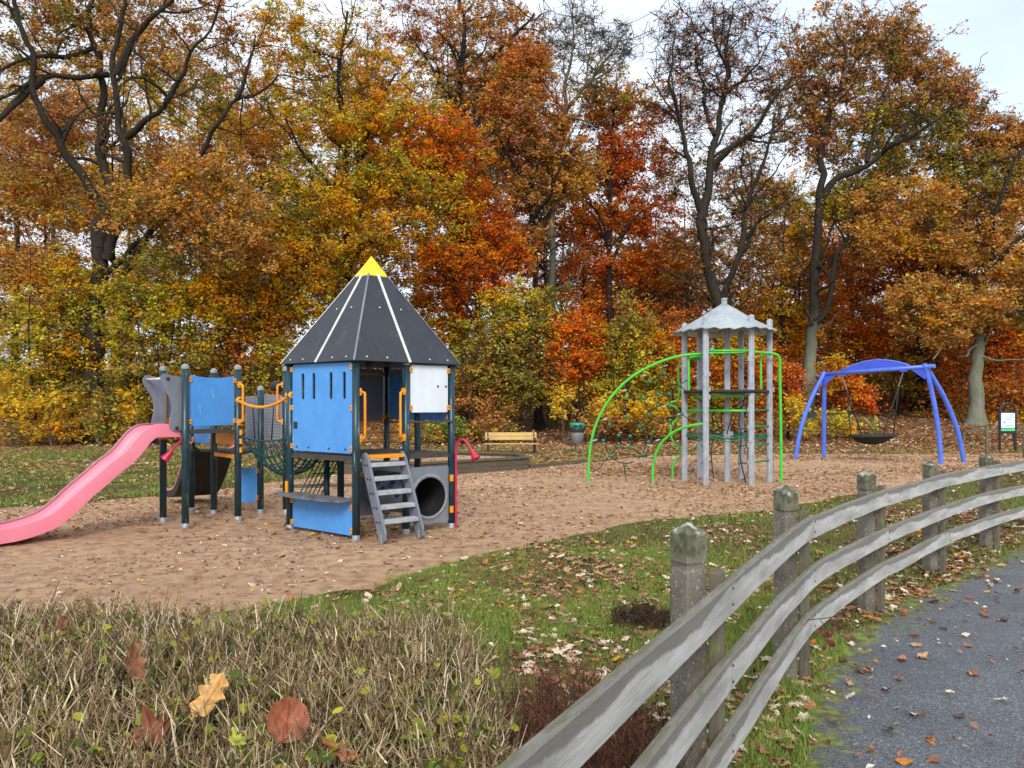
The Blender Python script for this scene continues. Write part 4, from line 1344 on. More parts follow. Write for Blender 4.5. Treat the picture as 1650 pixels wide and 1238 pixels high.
# ------------------------------------------------------------------ wooden bollards and the low rail beyond
for (px, pt, Y, lb) in ((1590.5, 687, 24, 'grey wooden marker post with mossy foot standing left of the information board'), (1651, 691, 23, 'dark wooden marker post right of the information board, at the photo edge')):
    q = at(px, pt, Y); zz = float(hills(q.x, Y))
    m = MB(); m.lathe([(.056, -.06), (.056, q.z - zz - .02), (.048, q.z - zz), (.002, q.z - zz + .008)], V(q.x, Y, zz), 10)
    o = m.build('marker_post', M['oldwood']); tag(o, lb, 'post')
lr = thing('low_rail', 'low grey timber rail crossing the grass behind the information board', 'rail', (19, 31, 0))
for i in range(4):
    p = V(17.9 + 2.2 * i, 30.5 + .3 * i, 0); p.z = float(hills(p.x, p.y))
    m = MB(); m.box(p + Z * .2, .1, .1, .5); m.build('rail_post', M['oldwood'], lr)
    if i < 3:
        q = V(17.9 + 2.2 * (i + 1), 30.5 + .3 * (i + 1), 0); q.z = float(hills(q.x, q.y))
        m = MB(); m.beam(p + Z * .49, q + Z * .49, .16, .07, Z); m.build('rail_beam', M['oldwood'], lr)

# ------------------------------------------------------------------ timber edging of the sand
ed = [(2.05, 21.25), (.45, 19.15)]
m = MB()
p, q = V(2.1, 21.3, .03), V(.42, 19.2, .03)
m.beam(p, q, .10, .12, Z); o = m.build('sand_edging', M['sandwood'], None, .01); tag(o, 'low timber edging board running from sandpit corner towards the litter bin', 'edging')
m = MB(); p, q = V(-4.4, 14.6, .03), V(-2.6, 14.9, .03); m.beam(p, q, .10, .10, Z); o = m.build('sand_edging', M['sandwood'], None, .01); tag(o, 'low timber edging board behind the legs of the rope bridge', 'edging')

# ------------------------------------------------------------------ fence of concrete posts and timber rails
FP = [(-.56, .66), (.66, 2.88), (1.60, 4.5), (2.74, 5.95), (3.97, 7.3), (5.3, 8.6), (6.75, 9.8), (8.4, 10.95), (10.3, 12.0), (12.4, 12.95), (14.6, 13.8)]
PH = [1.06, 1.155, 1.125, 1.09, 1.06, 1.04, 1.04, 1.04, 1.04, 1.04, 1.04]


def concrete_mat():
    m, nt, b, L = nodes('lichened_concrete')
    c = mixc(nt, ramp(nt, noise(nt, 7, 6, .6), [(.35, 0), (.65, 1)]), srgb(132, 124, 112), srgb(98, 92, 82))
    c = mixc(nt, ramp(nt, noise(nt, 70, 3), [(.62, 0), (.68, .7)]), c, srgb(196, 192, 180))
    c = mixc(nt, ramp(nt, noise(nt, 90, 2), [(.3, .8), (.36, 0)]), c, srgb(54, 50, 44))
    a = N(nt, 'ShaderNodeAttribute'); a.attribute_name = 'lichen'
    n = noise(nt, 11, 6, .65)
    mt = N(nt, 'ShaderNodeMath', operation='ADD'); L(a.outputs['Fac'], mt.inputs[0]); L(n, mt.inputs[1])
    c = mixc(nt, ramp(nt, mt.outputs[0], [(.85, 0), (1.05, .85)], 2.0), c, mixc(nt, ramp(nt, noise(nt, 26, 5), [(.42, 0), (.58, 1)]), srgb(74, 74, 54), srgb(112, 114, 88)))
    n2_ = noise(nt, 20, 5)
    mt2 = N(nt, 'ShaderNodeMath', operation='ADD'); L(a.outputs['Fac'], mt2.inputs[0]); L(n2_, mt2.inputs[1])
    c = mixc(nt, ramp(nt, mt2.outputs[0], [(1.40, 0), (1.5, .8)], 2.0), c, srgb(186, 194, 180))
    L(c, b.inputs['Base Color']); b.inputs['Roughness'].default_value = .95
    bump(nt, b, mixc(nt, .5, noise(nt, 60, 5, .7), noise(nt, 12, 4)), .7, .012)
    return m


def rail_mat():
    m, nt, b, L = nodes('weathered_rail')
    av = N(nt, 'ShaderNodeAttribute'); av.attribute_name = 'v'
    au = N(nt, 'ShaderNodeAttribute'); au.attribute_name = 'u'
    cmb = N(nt, 'ShaderNodeCombineXYZ'); L(au.outputs['Fac'], cmb.inputs[0]); L(av.outputs['Fac'], cmb.inputs[1])
    g = noise(nt, 3, 12, .78, vec=cmb.outputs[0], stretch=(1.1, 9, 1))
    c = mixc(nt, ramp(nt, g, [(.35, 0), (.66, 1)]), srgb(224, 222, 218), srgb(172, 169, 164))
    fine = noise(nt, 9, 9, .75, vec=cmb.outputs[0], stretch=(1.6, 9, 1))
    c = mixc(nt, ramp(nt, fine, [(.56, 0), (.68, .75)]), c, srgb(96, 91, 85))
    c = mixc(nt, ramp(nt, noise(nt, 1, 5, .6, vec=cmb.outputs[0], stretch=(2.2, 1.2, 1)), [(.35, .55), (.62, 0)]), c, srgb(120, 116, 110))
    c = mixc(nt, ramp(nt, noise(nt, 1, 6, .7, vec=cmb.outputs[0], stretch=(3.0, 22, 1)), [(.66, 0), (.69, .9)]), c, srgb(52, 50, 48))
    # damp run-down from the top edge
    w1_ = noise(nt, 1, 3, .5, vec=cmb.outputs[0], stretch=(1.1, .25, 1)); w2_ = noise(nt, 1, 4, .7, vec=cmb.outputs[0], stretch=(8.0, .6, 1))
    w = mixc(nt, .22, w1_, w2_)
    mt = N(nt, 'ShaderNodeMath', operation='MULTIPLY_ADD'); L(w, mt.inputs[0]); mt.inputs[1].default_value = 1.7; L(av.outputs['Fac'], mt.inputs[2])
    dk = ramp(nt, mt.outputs[0], [(1.50, 0), (1.60, .8)], 2.6)
    c = mixc(nt, dk, c, mixc(nt, g, srgb(132, 124, 114), srgb(98, 92, 84)))
    mo = noise(nt, 4, 6, .65, vec=cmb.outputs[0], stretch=(2.4, 2.4, 1))
    mt3 = N(nt, 'ShaderNodeMath', operation='MULTIPLY_ADD'); L(mo, mt3.inputs[0]); mt3.inputs[1].default_value = .9; L(av.outputs['Fac'], mt3.inputs[2])
    c = mixc(nt, ramp(nt, mt3.outputs[0], [(1.48, 0), (1.58, .6)], 2.2), c, srgb(96, 100, 62))
    L(c, b.inputs['Base Color']); b.inputs['Roughness'].default_value = .8; b.inputs['Specular IOR Level'].default_value = .25
    bump(nt, b, mixc(nt, .5, g, fine), .9, .008)
    return m


M['concrete'] = concrete_mat(); M['rail'] = rail_mat()
fence = thing('wooden_fence', 'curving fence of lichened concrete posts and three weathered grey timber rails beside the path', 'fence', (2.7, 6, 0))
FR = [X(p, 0) for p in FP]
tang = []
for i in range(len(FR)):
    t = (FR[min(i + 1, len(FR) - 1)] - FR[max(i - 1, 0)]).normalized(); tang.append(t)
ofs = []
for i, p in enumerate(FR):
    t = tang[i]; rt = V(t.y, -t.x, 0)            # towards the path
    zg = float(surf_z(np.array([p.x]), np.array([p.y]))[0])
    H = PH[i] - .0
    if i > 0:
        hw, ch = .050, .007
        a0 = math.atan2(t.y, t.x) - math.radians(30)
        ex, ey = V(math.cos(a0), math.sin(a0), 0), V(-math.sin(a0), math.cos(a0), 0)
        sec = [(hw - ch, -hw), (hw, -hw + ch), (hw, hw - ch), (hw - ch, hw), (-hw + ch, hw), (-hw, hw - ch), (-hw, -hw + ch), (-hw + ch, -hw)]
        zs_ = [(-.1, 1), (.3, 1), (.6, 1), (H - .175, 1), (H - .165, .93), (H - .15, .93), (H - .14, 1.03), (H - .036, 1.03), (H - .031, .98), (H - .001, .16), (H + .003, .04)]
        vs, fs, li = [], [], []
        for z, s in zs_:
            for u, v in sec:
                vs.append(p + ex * u * s + ey * v * s + V(random.uniform(-.002, .002), random.uniform(-.002, .002), z + zg)); li.append(.12 + .75 * smooth(H - .24, H - .02, z) + .25 * smooth(.25, .0, z))
        for k in range(len(zs_) - 1):
            for e in range(8): fs.append((k * 8 + e, k * 8 + (e + 1) % 8, (k + 1) * 8 + (e + 1) % 8, (k + 1) * 8 + e))
        fs.append(tuple((len(zs_) - 1) * 8 + e for e in range(8)))
        m = MB(); m.add(vs, fs)
        o = m.build('concrete_post', M['concrete'], fence)
        at_ = o.data.attributes.new('lichen', 'FLOAT', 'POINT'); at_.data.foreach_set('value', np.array(li, dtype=np.float32))
        bp = p + rt * .098 + t * .03
        m = MB(); m.box(bp + Z * (zg + .46), .072, .045, 1.04, (t, rt, Z)); m.build('batten', M['oldwood'], fence, .006)
    ofs.append(p + rt * (.098 + .0225 + .0175) + t * .03 + Z * zg)
for k, (z0, z1) in enumerate(((.832, .950), (.548, .664), (.292, .406))):
    # rails meet end to end on the battens; each is a slightly bent plank
    breaks = {0: [0, 2, 3, 5, 7, 9, 10], 1: [0, 1, 3, 5, 6, 8, 10], 2: [0, 2, 4, 6, 8, 10]}[k]
    path = []
    for i in range(len(ofs) - 1):
        for s in range(8):
            a, b, c, d = ofs[max(0, i - 1)], ofs[i], ofs[i + 1], ofs[min(len(ofs) - 1, i + 2)]; u = s / 8
            path.append((.5 * ((2 * b) + (c - a) * u + (2 * a - 5 * b + 4 * c - d) * u * u + (3 * b - a - 3 * c + d) * u ** 3)) * .5 + (b + (c - b) * u) * .5)
    path.append(ofs[-1])
    nails = MB()
    for i in range(1, len(ofs)):
        t = tang[i]; rt = V(t.y, -t.x, 0)
        for dz in (.03, -.03): nails.lathe([(.006, 0), (.006, .003), (.001, .005)], ofs[i] + rt * .0165 + t * .01 + Z * ((z0 + z1) / 2 + dz), 8, 0, rt)
    nl_ = nails.build('nail_heads', M['bolt'], fence); nl_['kind'] = 'stuff'
    for bi_ in range(len(breaks) - 1):
        seg_ = path[breaks[bi_] * 8: breaks[bi_ + 1] * 8 + 1]
        vs, fs, uu, vv = [], [], [], []
        L = random.uniform(0, 30); jig = [random.uniform(-.009, .009) for _ in range(99)]
        sec = [(0, z0), (0, z1 - .004), (.004, z1), (.030, z1), (.034, z1 - .004), (.034, z0)]
        for i, p in enumerate(seg_):
            t = (seg_[min(i + 1, len(seg_) - 1)] - seg_[max(0, i - 1)]).normalized(); rt = V(t.y, -t.x, 0)
            if i: L += (p - seg_[i - 1]).length
            sh = .006 if i == 0 else (-.006 if i == len(seg_) - 1 else 0)
            for n_, z in sec:
                vs.append(p + rt * (n_ - .017) + Z * (z + jig[i // 3] * .6) + t * sh); uu.append(L * 1.0 + n_); vv.append((z - z0) / (z1 - z0) + (0 if n_ > .02 else .15))
        for i in range(len(seg_) - 1):
            for e in range(6): fs.append((i * 6 + e, i * 6 + (e + 1) % 6, (i + 1) * 6 + (e + 1) % 6, (i + 1) * 6 + e))
        fs.append(tuple(range(6))); fs.append(tuple(reversed(range((len(seg_) - 1) * 6, len(seg_) * 6))))
        m = MB(); m.add(vs, fs)
        o = m.build('rail', M['rail'], fence)
        for nm, arr in (('u', uu), ('v', vv)):
            at_ = o.data.attributes.new(nm, 'FLOAT', 'POINT'); at_.data.foreach_set('value', np.array(arr, dtype=np.float32))

# ------------------------------------------------------------------ trees
PAL = {
    'brown':  [(168, 114, 58), (142, 98, 50), (182, 128, 62), (122, 98, 46), (154, 106, 58)],
    'ochre':  [(186, 138, 62), (164, 120, 56), (198, 154, 74), (140, 114, 50), (172, 118, 52)],
    'rust':   [(178, 110, 44), (154, 90, 38), (198, 120, 40), (160, 106, 44), (142, 80, 36)],
    'gold':   [(228, 166, 26), (214, 150, 22), (176, 154, 34), (238, 178, 32), (154, 138, 32), (222, 136, 22)],
    'orange': [(232, 128, 24), (218, 110, 22), (238, 148, 30), (204, 98, 26), (226, 142, 26)],
    'red':    [(210, 112, 38), (190, 94, 34), (222, 128, 36), (172, 88, 38), (216, 124, 36)],
    'lime':   [(160, 152, 46), (142, 138, 42), (186, 166, 50), (128, 132, 44), (196, 168, 48)],
    'olive':  [(132, 122, 48), (116, 112, 46), (148, 130, 54), (102, 98, 44), (156, 128, 50)],
    'yellow': [(240, 204, 52), (230, 186, 42), (222, 196, 66), (204, 182, 50), (234, 170, 36)],
    'pinkbrown': [(150, 106, 84), (168, 118, 84), (136, 92, 70), (158, 98, 66)],
    'green':  [(108, 128, 48), (90, 110, 40), (130, 142, 54)],
}
PAL = {k: np.array([[x * min(1.85, .86 / max(srgb(*c))) for x in srgb(*c)] for c in v]) for k, v in PAL.items()}

MIXP = {'brown': ('ochre', 'olive', 'pinkbrown'), 'ochre': ('brown', 'gold', 'olive'), 'rust': ('orange', 'brown', 'ochre'), 'gold': ('lime', 'gold', 'olive'), 'orange': ('gold', 'gold', 'rust'), 'red': ('orange', 'rust', 'brown'),
        'lime': ('gold', 'olive', 'yellow'), 'olive': ('lime', 'brown', 'ochre'), 'yellow': ('gold', 'lime', 'yellow'), 'pinkbrown': ('brown', 'rust', 'pinkbrown'), 'green': ('olive', 'lime', 'green')}


def tubes_np(polys, sides):
    """many tapered tubes as one quad mesh; polys: list of (pts Nx3, radii N)"""
    vs, fs, base = [], [], 0
    ang = np.arange(sides) * 2 * PI / sides; ca, sa = np.cos(ang), np.sin(ang)
    for P, R in polys:
        P = np.asarray(P, dtype=np.float64); n = len(P)
        T = np.gradient(P, axis=0); T /= np.linalg.norm(T, axis=1)[:, None] + 1e-9
        ref = np.array([0.31, .95, .0]) if abs(T[0, 2]) > .6 else np.array([0, 0, 1.0])
        X_ = np.cross(T, ref); X_ /= np.linalg.norm(X_, axis=1)[:, None] + 1e-9
        Y_ = np.cross(T, X_)
        R = np.asarray(R)[:, None, None]
        v = P[:, None] + (X_[:, None] * ca[None, :, None] + Y_[:, None] * sa[None, :, None]) * R
        vs.append(v.reshape(-1, 3))
        i = (np.arange(n - 1) * sides)[:, None]; k = np.arange(sides)[None]; l = (k + 1) % sides
        fs.append((np.stack([i + k, i + l, i + sides + l, i + sides + k], -1)).reshape(-1, 4) + base)
        base += n * sides
    return np.concatenate(vs), np.concatenate(fs)


def resample(P, step):
    P = np.asarray(P, dtype=np.float64)
    if len(P) > 2: P = np.array([tuple(p) for p in spline([Vector(p) for p in P], 6)])
    d = np.r_[0, np.cumsum(np.linalg.norm(np.diff(P, axis=0), axis=1))]
    n = max(2, int(d[-1] / step) + 1); t = np.linspace(0, d[-1], n)
    return np.stack([np.interp(t, d, P[:, i]) for i in range(3)], 1), t / d[-1]


def tree(name, label, cat, base, limbs, clumps, pal, leaf=.12, per=26, spread=.42, flat=.55, bark='bark_oak', group=None, seed=0, droop=.0, twig_r=.011, bare=0, tilt=.5, sparse_twigs=3, gnarl=0.0):
    """base: foot point. limbs: [(points, r0, r1)] in world. clumps: [(centre, radii, sprays, palette, leaf share)].
    Sprays of leaves are scattered through each clump and joined back to the nearest wood, so the branching follows the crown."""
    rng = np.random.default_rng(seed + 101)
    leaf *= 1.08; per *= 1.14; twig_r *= 1.6; tilt = max(tilt, 1.0); sparse_twigs = max(3, sparse_twigs)
    base = Vector(base); b0 = np.array(base)
    root = thing(name, label, cat, base, group)
    polys_big, polys_small = [], []
    nodes_, rad_ = [], []
    for P, r0, r1 in limbs:
        Q, t = resample(P, .35)
        Q = Q + rng.normal(0, .018, Q.shape) * min(1, r0 / .12)
        R = r0 + (r1 - r0) * t ** .8
        R = R * (1 + rng.normal(0, .03, len(R)))
        if abs(Q[0, 2] - base.z) < .35 and np.hypot(*(Q[0, :2] - b0[:2])) < .6: R = R * (1 + .55 * np.exp(-(Q[:, 2] - base.z) / .35))
        if gnarl and len(Q) > 6:
            ph = rng.uniform(0, 6.28, (3, 3)); s_ = np.arange(len(Q)) * .35
            wob = sum(np.sin(s_[:, None] * w_ + ph[j_]) * a_ for j_, (w_, a_) in enumerate(((1.1, .10), (2.3, .07), (4.4, .035))))
            Q = Q + wob * gnarl * (.3 if P is limbs[0][0] else 1.0) * np.minimum(1, s_ / 1.5)[:, None]
        polys_big.append((Q, R)); nodes_.append(Q); rad_.append(R)
        if gnarl and r0 < .5:
            # crooked boughs leaving the limb, forking once or twice
            todo = [(Q, R, 0)]
            while todo:
                q_, r_, lev = todo.pop()
                ln = len(q_) * .35 if lev == 0 else len(q_) * .28
                for _ in range(int(ln / (1.0 if lev == 0 else 1.1) * rng.uniform(.7, 1.2)) + (lev == 0)):
                    j_ = int(len(q_) * rng.uniform(.3, .98)); j_ = min(max(j_, 1), len(q_) - 1)
                    if lev == 0 and q_[j_, 2] < base.z + 3.4: continue
                    td = q_[j_] - q_[j_ - 1]; td /= np.linalg.norm(td) + 1e-9
                    d = td * .55 + rng.normal(0, .62, 3); d[1] *= .8; d[2] += .18; d /= np.linalg.norm(d)
                    l = rng.uniform(1.3, 3.2) * (1 if lev == 0 else .6); ns_ = max(4, int(l / .28))
                    p = q_[j_].copy(); pp = [p.copy()]
                    for _k in range(ns_):
                        d = d + rng.normal(0, .24, 3); d[2] += .05; d /= np.linalg.norm(d); p = p + d * (l / ns_); pp.append(p.copy())
                    rr0 = min(r_[j_] * .62, .085 if lev == 0 else .045); pp = np.array(pp); rr = rr0 + (.014 - rr0) * np.linspace(0, 1, len(pp)) ** .8
                    polys_big.append((pp, rr)); nodes_.append(pp); rad_.append(rr)
                    if lev < 1: todo.append((pp, rr, lev + 1))
    nodes_ = np.concatenate(nodes_); rad_ = np.concatenate(rad_)
    S_, SC = [], []
    for c, r, n, p, share in clumps:
        u = rng.normal(0, 1, (n, 3)); u /= np.linalg.norm(u, axis=1)[:, None]
        q = np.asarray(c) + u * (.25 + .95 * rng.uniform(0, 1, n) ** .7 + .25 * np.abs(rng.normal(0, 1, n)) * (rng.uniform(0, 1, n) < .3))[:, None] * np.asarray(r)
        q = q + .28 * np.stack([fbm(q[:, 0] + q[:, 2], q[:, 1] + 3 * q[:, 2], .6, 2, 3 + i_) for i_ in range(3)], 1) * np.asarray(r)
        q[:, 2] = np.maximum(q[:, 2], base.z + .25)
        S_.append(q); SC += [(p, share)] * n
    S_ = np.concatenate(S_)
    d0 = np.full(len(S_), 1e9)
    for i in range(0, len(S_), 400):
        d0[i:i + 400] = np.linalg.norm(S_[i:i + 400, None] - nodes_[None, ::2], axis=2).min(1)
    order = np.argsort(d0)
    SA = S_.copy()
    cap = len(nodes_) + len(S_) * 5
    ND = np.empty((cap, 3)); ND[:len(nodes_)] = nodes_; RD = np.empty(cap); RD[:len(nodes_)] = rad_; nn_ = len(nodes_)
    for i in order:
        s = S_[i]
        dv = s - ND[:nn_]; dd = np.sqrt((dv * dv).sum(1))
        cost = dd + .35 * np.maximum(0, -dv[:, 2]) * (1 - droop) - .6 * np.minimum(RD[:nn_], .12)
        j = int(np.argmin(cost)); L_ = dd[j]
        if L_ < .12: continue
        k = max(2, min(5, int(L_ / .4) + 1)); t = np.linspace(0, 1, k + 1)
        P = ND[j] + (s - ND[j]) * t[:, None]
        P[:, 2] += np.sin(PI * t) * L_ * rng.uniform(-.05, .16) * (1 - 2 * droop)
        P[1:-1] += rng.normal(0, .05 * min(1.2, L_), (k - 1, 3))
        r0 = min(RD[j] * .75, .012 + .024 * L_ + (.02 if L_ > 2 else 0)); r1 = twig_r * .55
        R = r0 + (r1 - r0) * t
        (polys_big if r0 > .03 else polys_small).append((P, R))
        SA[i] = P[max(0, k - 2)] if k > 2 else P[0] * .5 + P[1] * .5
        m = k
        ND[nn_:nn_ + m] = P[1:]; RD[nn_:nn_ + m] = R[1:]; nn_ += m
    # side twigs, which carry the leaves
    TW = np.empty((len(S_), sparse_twigs + 1, 2, 3)); TW[:, 0, 0] = SA; TW[:, 0, 1] = S_
    if sparse_twigs:
        tw = []
        for i in range(len(S_)):
            for q_ in range(sparse_twigs):
                d = rng.normal(0, 1, 3); d[2] = d[2] * flat * .9 + .18; d /= np.linalg.norm(d)
                l = rng.uniform(.35, 1.0) * 1.7 * spread
                st = SA[i] + (S_[i] - SA[i]) * rng.uniform(.3, 1)
                e = st + d * l
                TW[i, q_ + 1, 0] = st; TW[i, q_ + 1, 1] = e
                tw.append((np.stack([st, st + d * l * .5 + rng.normal(0, .04, 3), e]), np.array([twig_r * .7, twig_r * .5, twig_r * .3])))
        polys_small += tw
    v1, f1 = tubes_np(polys_big, 9)
    v2, f2 = tubes_np(polys_small, 4) if polys_small else (np.zeros((0, 3)), np.zeros((0, 4), int))
    me = np_mesh('trunk', np.concatenate([v1, v2]) - b0, np.concatenate([f1, f2 + len(v1)]), M[bark], smooth=True)
    o = bpy.data.objects.new('trunk', me); COL.objects.link(o); o.parent = root
    # leaves
    reps = np.array([max(0, int(per * sh)) for _, sh in SC]); reps = rng.poisson(reps * np.minimum(2.2, rng.lognormal(-.25, .7, len(reps))))
    idx = np.repeat(np.arange(len(S_)), reps); n = len(idx)
    if n:
        # rosettes of a few leaves along the twigs
        nr = n // 3 + 1
        ri = rng.integers(0, nr, n); ri.sort(); si = idx[np.minimum(ri * 3, n - 1)]
        idx = si
        sg = rng.integers(0, sparse_twigs + 1, nr)[ri]; tt = (rng.uniform(0, 1, nr) ** .7)[ri][:, None]
        off = rng.normal(0, 1, (n, 3)) * leaf * .75
        P = TW[idx, sg, 0] * (1 - tt) + TW[idx, sg, 1] * tt + off
        P[:, 2] -= droop * np.hypot(off[:, 0], off[:, 1]) * .5
        P[:, 2] = np.maximum(P[:, 2], base.z + .04)
        size = leaf * np.clip(rng.lognormal(-.08, .34, n), .4, 1.9)
        global RNG
        keepR = RNG; RNG = rng
        v, f = quads(P, size, tilt, .66, .16)
        RNG = keepR
        sprayc = np.empty((len(S_), 3))
        names = [SC[i][0] if rng.uniform() > .3 else MIXP[SC[i][0]][rng.integers(0, 3)] for i in range(len(S_))]
        for i, (p, _) in enumerate(SC):
            pp = PAL[names[i]]; sprayc[i] = pp[rng.integers(0, len(pp))]
        lc = np.empty((n, 3))
        pick = rng.uniform(0, 1, n) < .55
        uniq = {k: PAL[k] for k in set(names)}
        code = {k: a for a, k in enumerate(uniq)}; cs = np.array([code[x] for x in names])[idx]
        for k, a in code.items():
            mk = cs == a; lc[mk] = uniq[k][rng.integers(0, len(uniq[k]), mk.sum())]
        c = np.where(pick[:, None], sprayc[idx], lc) * rng.uniform(.72, 1.2, (n, 1))
        o = bpy.data.objects.new('crown', np_mesh('crown', v - b0, f, M['leaf'], cols=c)); COL.objects.link(o); o.parent = root
    return root


def clump(px, py, rx, ry, Y, n, pal, share=1.0, dy=0.0, deep=.75):
    dy = dy + .7 if dy == 0 else dy * .8
    c = at(px, py, Y + dy); k = Y / FPX
    return (tuple(c), (rx * k, rx * k * deep, ry * k), n, pal, share)


def limb(pts, Y, w0, w1, dys=None, zbase=None):
    w1 = w1 * .75
    """a limb read from the photo at distance Y; dys moves points nearer or farther along it; w: widths in photo pixels"""
    P = []
    for i, (px, py) in enumerate(pts):
        yy = Y + (dys[i] if dys else 0)
        p = at(px, py, yy)
        if zbase is not None and i == 0: p.z = zbase
        P.append(tuple(p))
    return (P, w0 * Y / FPX / 2, w1 * Y / FPX / 2)


def foot(px, Y):
    x = (px - HX) / FPX * Y
    return V(x, Y, float(hills(x, Y)) - .05)


def stem_of(px, Y, pts, w0, w1, dys=None):
    f = foot(px, Y)
    l = limb(pts, Y, w0, w1, dys)
    return (f, ([tuple(f)] + l[0], l[1], l[2]))


# --- 1 the big dark oak at the left
Y = 31.0; f, tr = stem_of(150, Y, [(153, 560), (158, 470), (160, 400)], 40, 30)
lm = [tr,
      limb([(158, 405), (149, 329), (125, 271), (92, 220), (68, 170), (47, 136), (42, 85), (30, 15), (28, -40)], Y, 19, 7, [0, 0, -.3, -.8, -1.2, -1.5, -1.7, -2, -2]),
      limb([(160, 400), (176, 322), (170, 254), (159, 197), (163, 142), (153, 85), (149, 0), (150, -60)], Y, 20, 8, [0, .3, .6, .8, .8, .8, .8, .8]),
      limb([(172, 420), (200, 322), (200, 237), (195, 190), (192, 150), (180, 118), (186, 60), (205, -30)], Y, 18, 7, [0, 0, -.2, -.4, -.6, -.8, -1, -1]),
      limb([(203, 222), (244, 193), (268, 165), (250, 135), (224, 122), (200, 128)], Y, 13, 4, [-.3, -1, -1.6, -2, -2.4, -2.6]),
      limb([(268, 165), (290, 120), (330, 60), (350, 10)], Y, 9, 3, [-1.6, -2, -2.4, -2.6]),
      limb([(190, 455), (235, 385), (322, 251), (349, 203), (380, 159), (420, 146), (450, 120)], Y, 15, 4, [.5, .3, -.4, -1, -1.4, -1.8, -2]),
      limb([(380, 159), (390, 142), (403, 102), (415, 60)], Y, 8, 3, [-1.4, -1.5, -1.7, -1.8]),
      limb([(188, 120), (215, 60), (237, 37), (281, 3), (300, -30)], Y, 14, 5, [-.8, -1.2, -1.6, -2, -2.2]),
      limb([(175, 120), (102, 124), (61, 132), (20, 150), (-20, 170)], Y, 10, 5, [.8, -.4, -1.2, -1.8, -2.2]),
      limb([(150, 78), (98, 92), (51, 98), (0, 115), (-30, 120)], Y, 9, 5, [.8, 0, -.8, -1.4, -1.6]),
      limb([(68, 128), (34, 149), (5, 180), (-20, 220)], Y, 15, 8, [-1.2, -1.5, -1.9, -2]),
      limb([(170, 440), (215, 400), (270, 385), (320, 395), (335, 365)], Y, 11, 3, [0, -.8, -1.6, -2.2, -2.5])]
cl = [clump(50, 40, 110, 70, Y, 150, 'brown'), clump(190, 20, 110, 50, Y, 130, 'brown'), clump(330, 50, 90, 70, Y, 120, 'brown', .8), clump(320, 150, 90, 60, Y, 120, 'olive'), clump(230, 100, 70, 45, Y, 90, 'ochre'),
      clump(100, 60, 90, 60, Y, 90, 'olive', .8), clump(40, 220, 90, 60, Y, 100, 'brown'), clump(15, 320, 80, 60, Y, 120, 'ochre'), clump(110, 200, 60, 40, Y, 40, 'brown', .7), clump(230, 240, 60, 40, Y, 50, 'brown', .8),
      clump(320, 320, 100, 60, Y, 260, 'ochre', 1, -2), clump(380, 380, 70, 50, Y, 140, 'ochre', 1, -2.2), clump(230, 340, 70, 40, Y, 130, 'ochre', 1, -1.5), clump(390, 250, 60, 50, Y, 80, 'brown', .9), clump(60, 300, 80, 40, Y, 80, 'ochre', .9),
      clump(130, 300, 50, 60, Y, 50, 'gold', .7), clump(270, 420, 70, 25, Y, 60, 'olive', .8, -1.5)]
tree('oak_tree', 'huge dark gnarled oak at the left with forked black limbs and brown leaves', 'tree', f, lm, cl, 'brown', .115, 34, .40, .6, 'bark_oak', 'trees of the autumn wood', 1, gnarl=1.0)

# --- 2 golden beech behind the playhouse roof
Y = 33.0; f, tr = stem_of(556, Y, [(558, 520), (559, 430), (557, 340), (556, 254), (545, 190), (548, 100), (560, 20)], 24, 5, [0, 0, 0, 0, .2, .4, .5])
lm = [tr, limb([(558, 330), (580, 250), (600, 190), (640, 120)], Y, 10, 3, [0, -.5, -1, -1.5]), limb([(557, 360), (530, 300), (490, 250), (460, 190)], Y, 10, 3, [0, -.6, -1.2, -1.6]),
      limb([(559, 430), (610, 380), (670, 350), (720, 340)], Y, 9, 2, [0, -1, -1.8, -2.3]), limb([(559, 440), (510, 400), (460, 380)], Y, 8, 2, [0, -1, -2]), limb([(556, 300), (600, 300), (680, 260), (740, 230)], Y, 8, 2, [0, -.5, -.8, -1]),
      limb([(575, 640), (585, 500), (583, 380), (575, 250), (590, 160)], Y, 15, 4, [1.5, 1.5, 1.5, 1.5, 1.5])]
cl = [clump(470, 75, 70, 75, Y, 150, 'gold'), clump(440, 200, 55, 60, Y, 110, 'gold'), clump(545, 60, 70, 60, Y, 80, 'gold', .4), clump(560, 150, 70, 40, Y, 80, 'gold', .6), clump(630, 120, 60, 50, Y, 90, 'gold', .8),
      clump(560, 205, 90, 22, Y, 150, 'gold', 1, -1.5), clump(670, 200, 80, 35, Y, 160, 'gold', 1, -1), clump(700, 250, 80, 40, Y, 180, 'orange', 1, -1), clump(620, 275, 90, 35, Y, 150, 'lime', 1, -1), clump(650, 300, 80, 35, Y, 130, 'gold', 1, -1),
      clump(560, 330, 80, 30, Y, 140, 'gold', 1, -2), clump(480, 300, 60, 50, Y, 120, 'lime', 1, -1), clump(460, 390, 60, 45, Y, 140, 'gold', 1, -2), clump(500, 380, 40, 40, Y, 80, 'lime', 1, -1), clump(620, 390, 100, 32, Y, 200, 'gold', 1, -2),
      clump(700, 330, 60, 30, Y, 110, 'gold', 1, -1.6), clump(470, 450, 60, 40, Y, 110, 'gold', 1, -2), clump(520, 480, 60, 50, Y, 90, 'lime', 1, -1), clump(700, 420, 50, 30, Y, 90, 'orange', 1, -1.5), clump(590, 480, 60, 40, Y, 80, 'olive', 1, 0)]
tree('beech_tree', 'golden-yellow beech rising straight behind the pointed black playhouse roof', 'tree', f, lm, cl, 'gold', .11, 36, .46, .38, 'bark_dark', 'trees of the autumn wood', 2, tilt=.4, gnarl=.7)

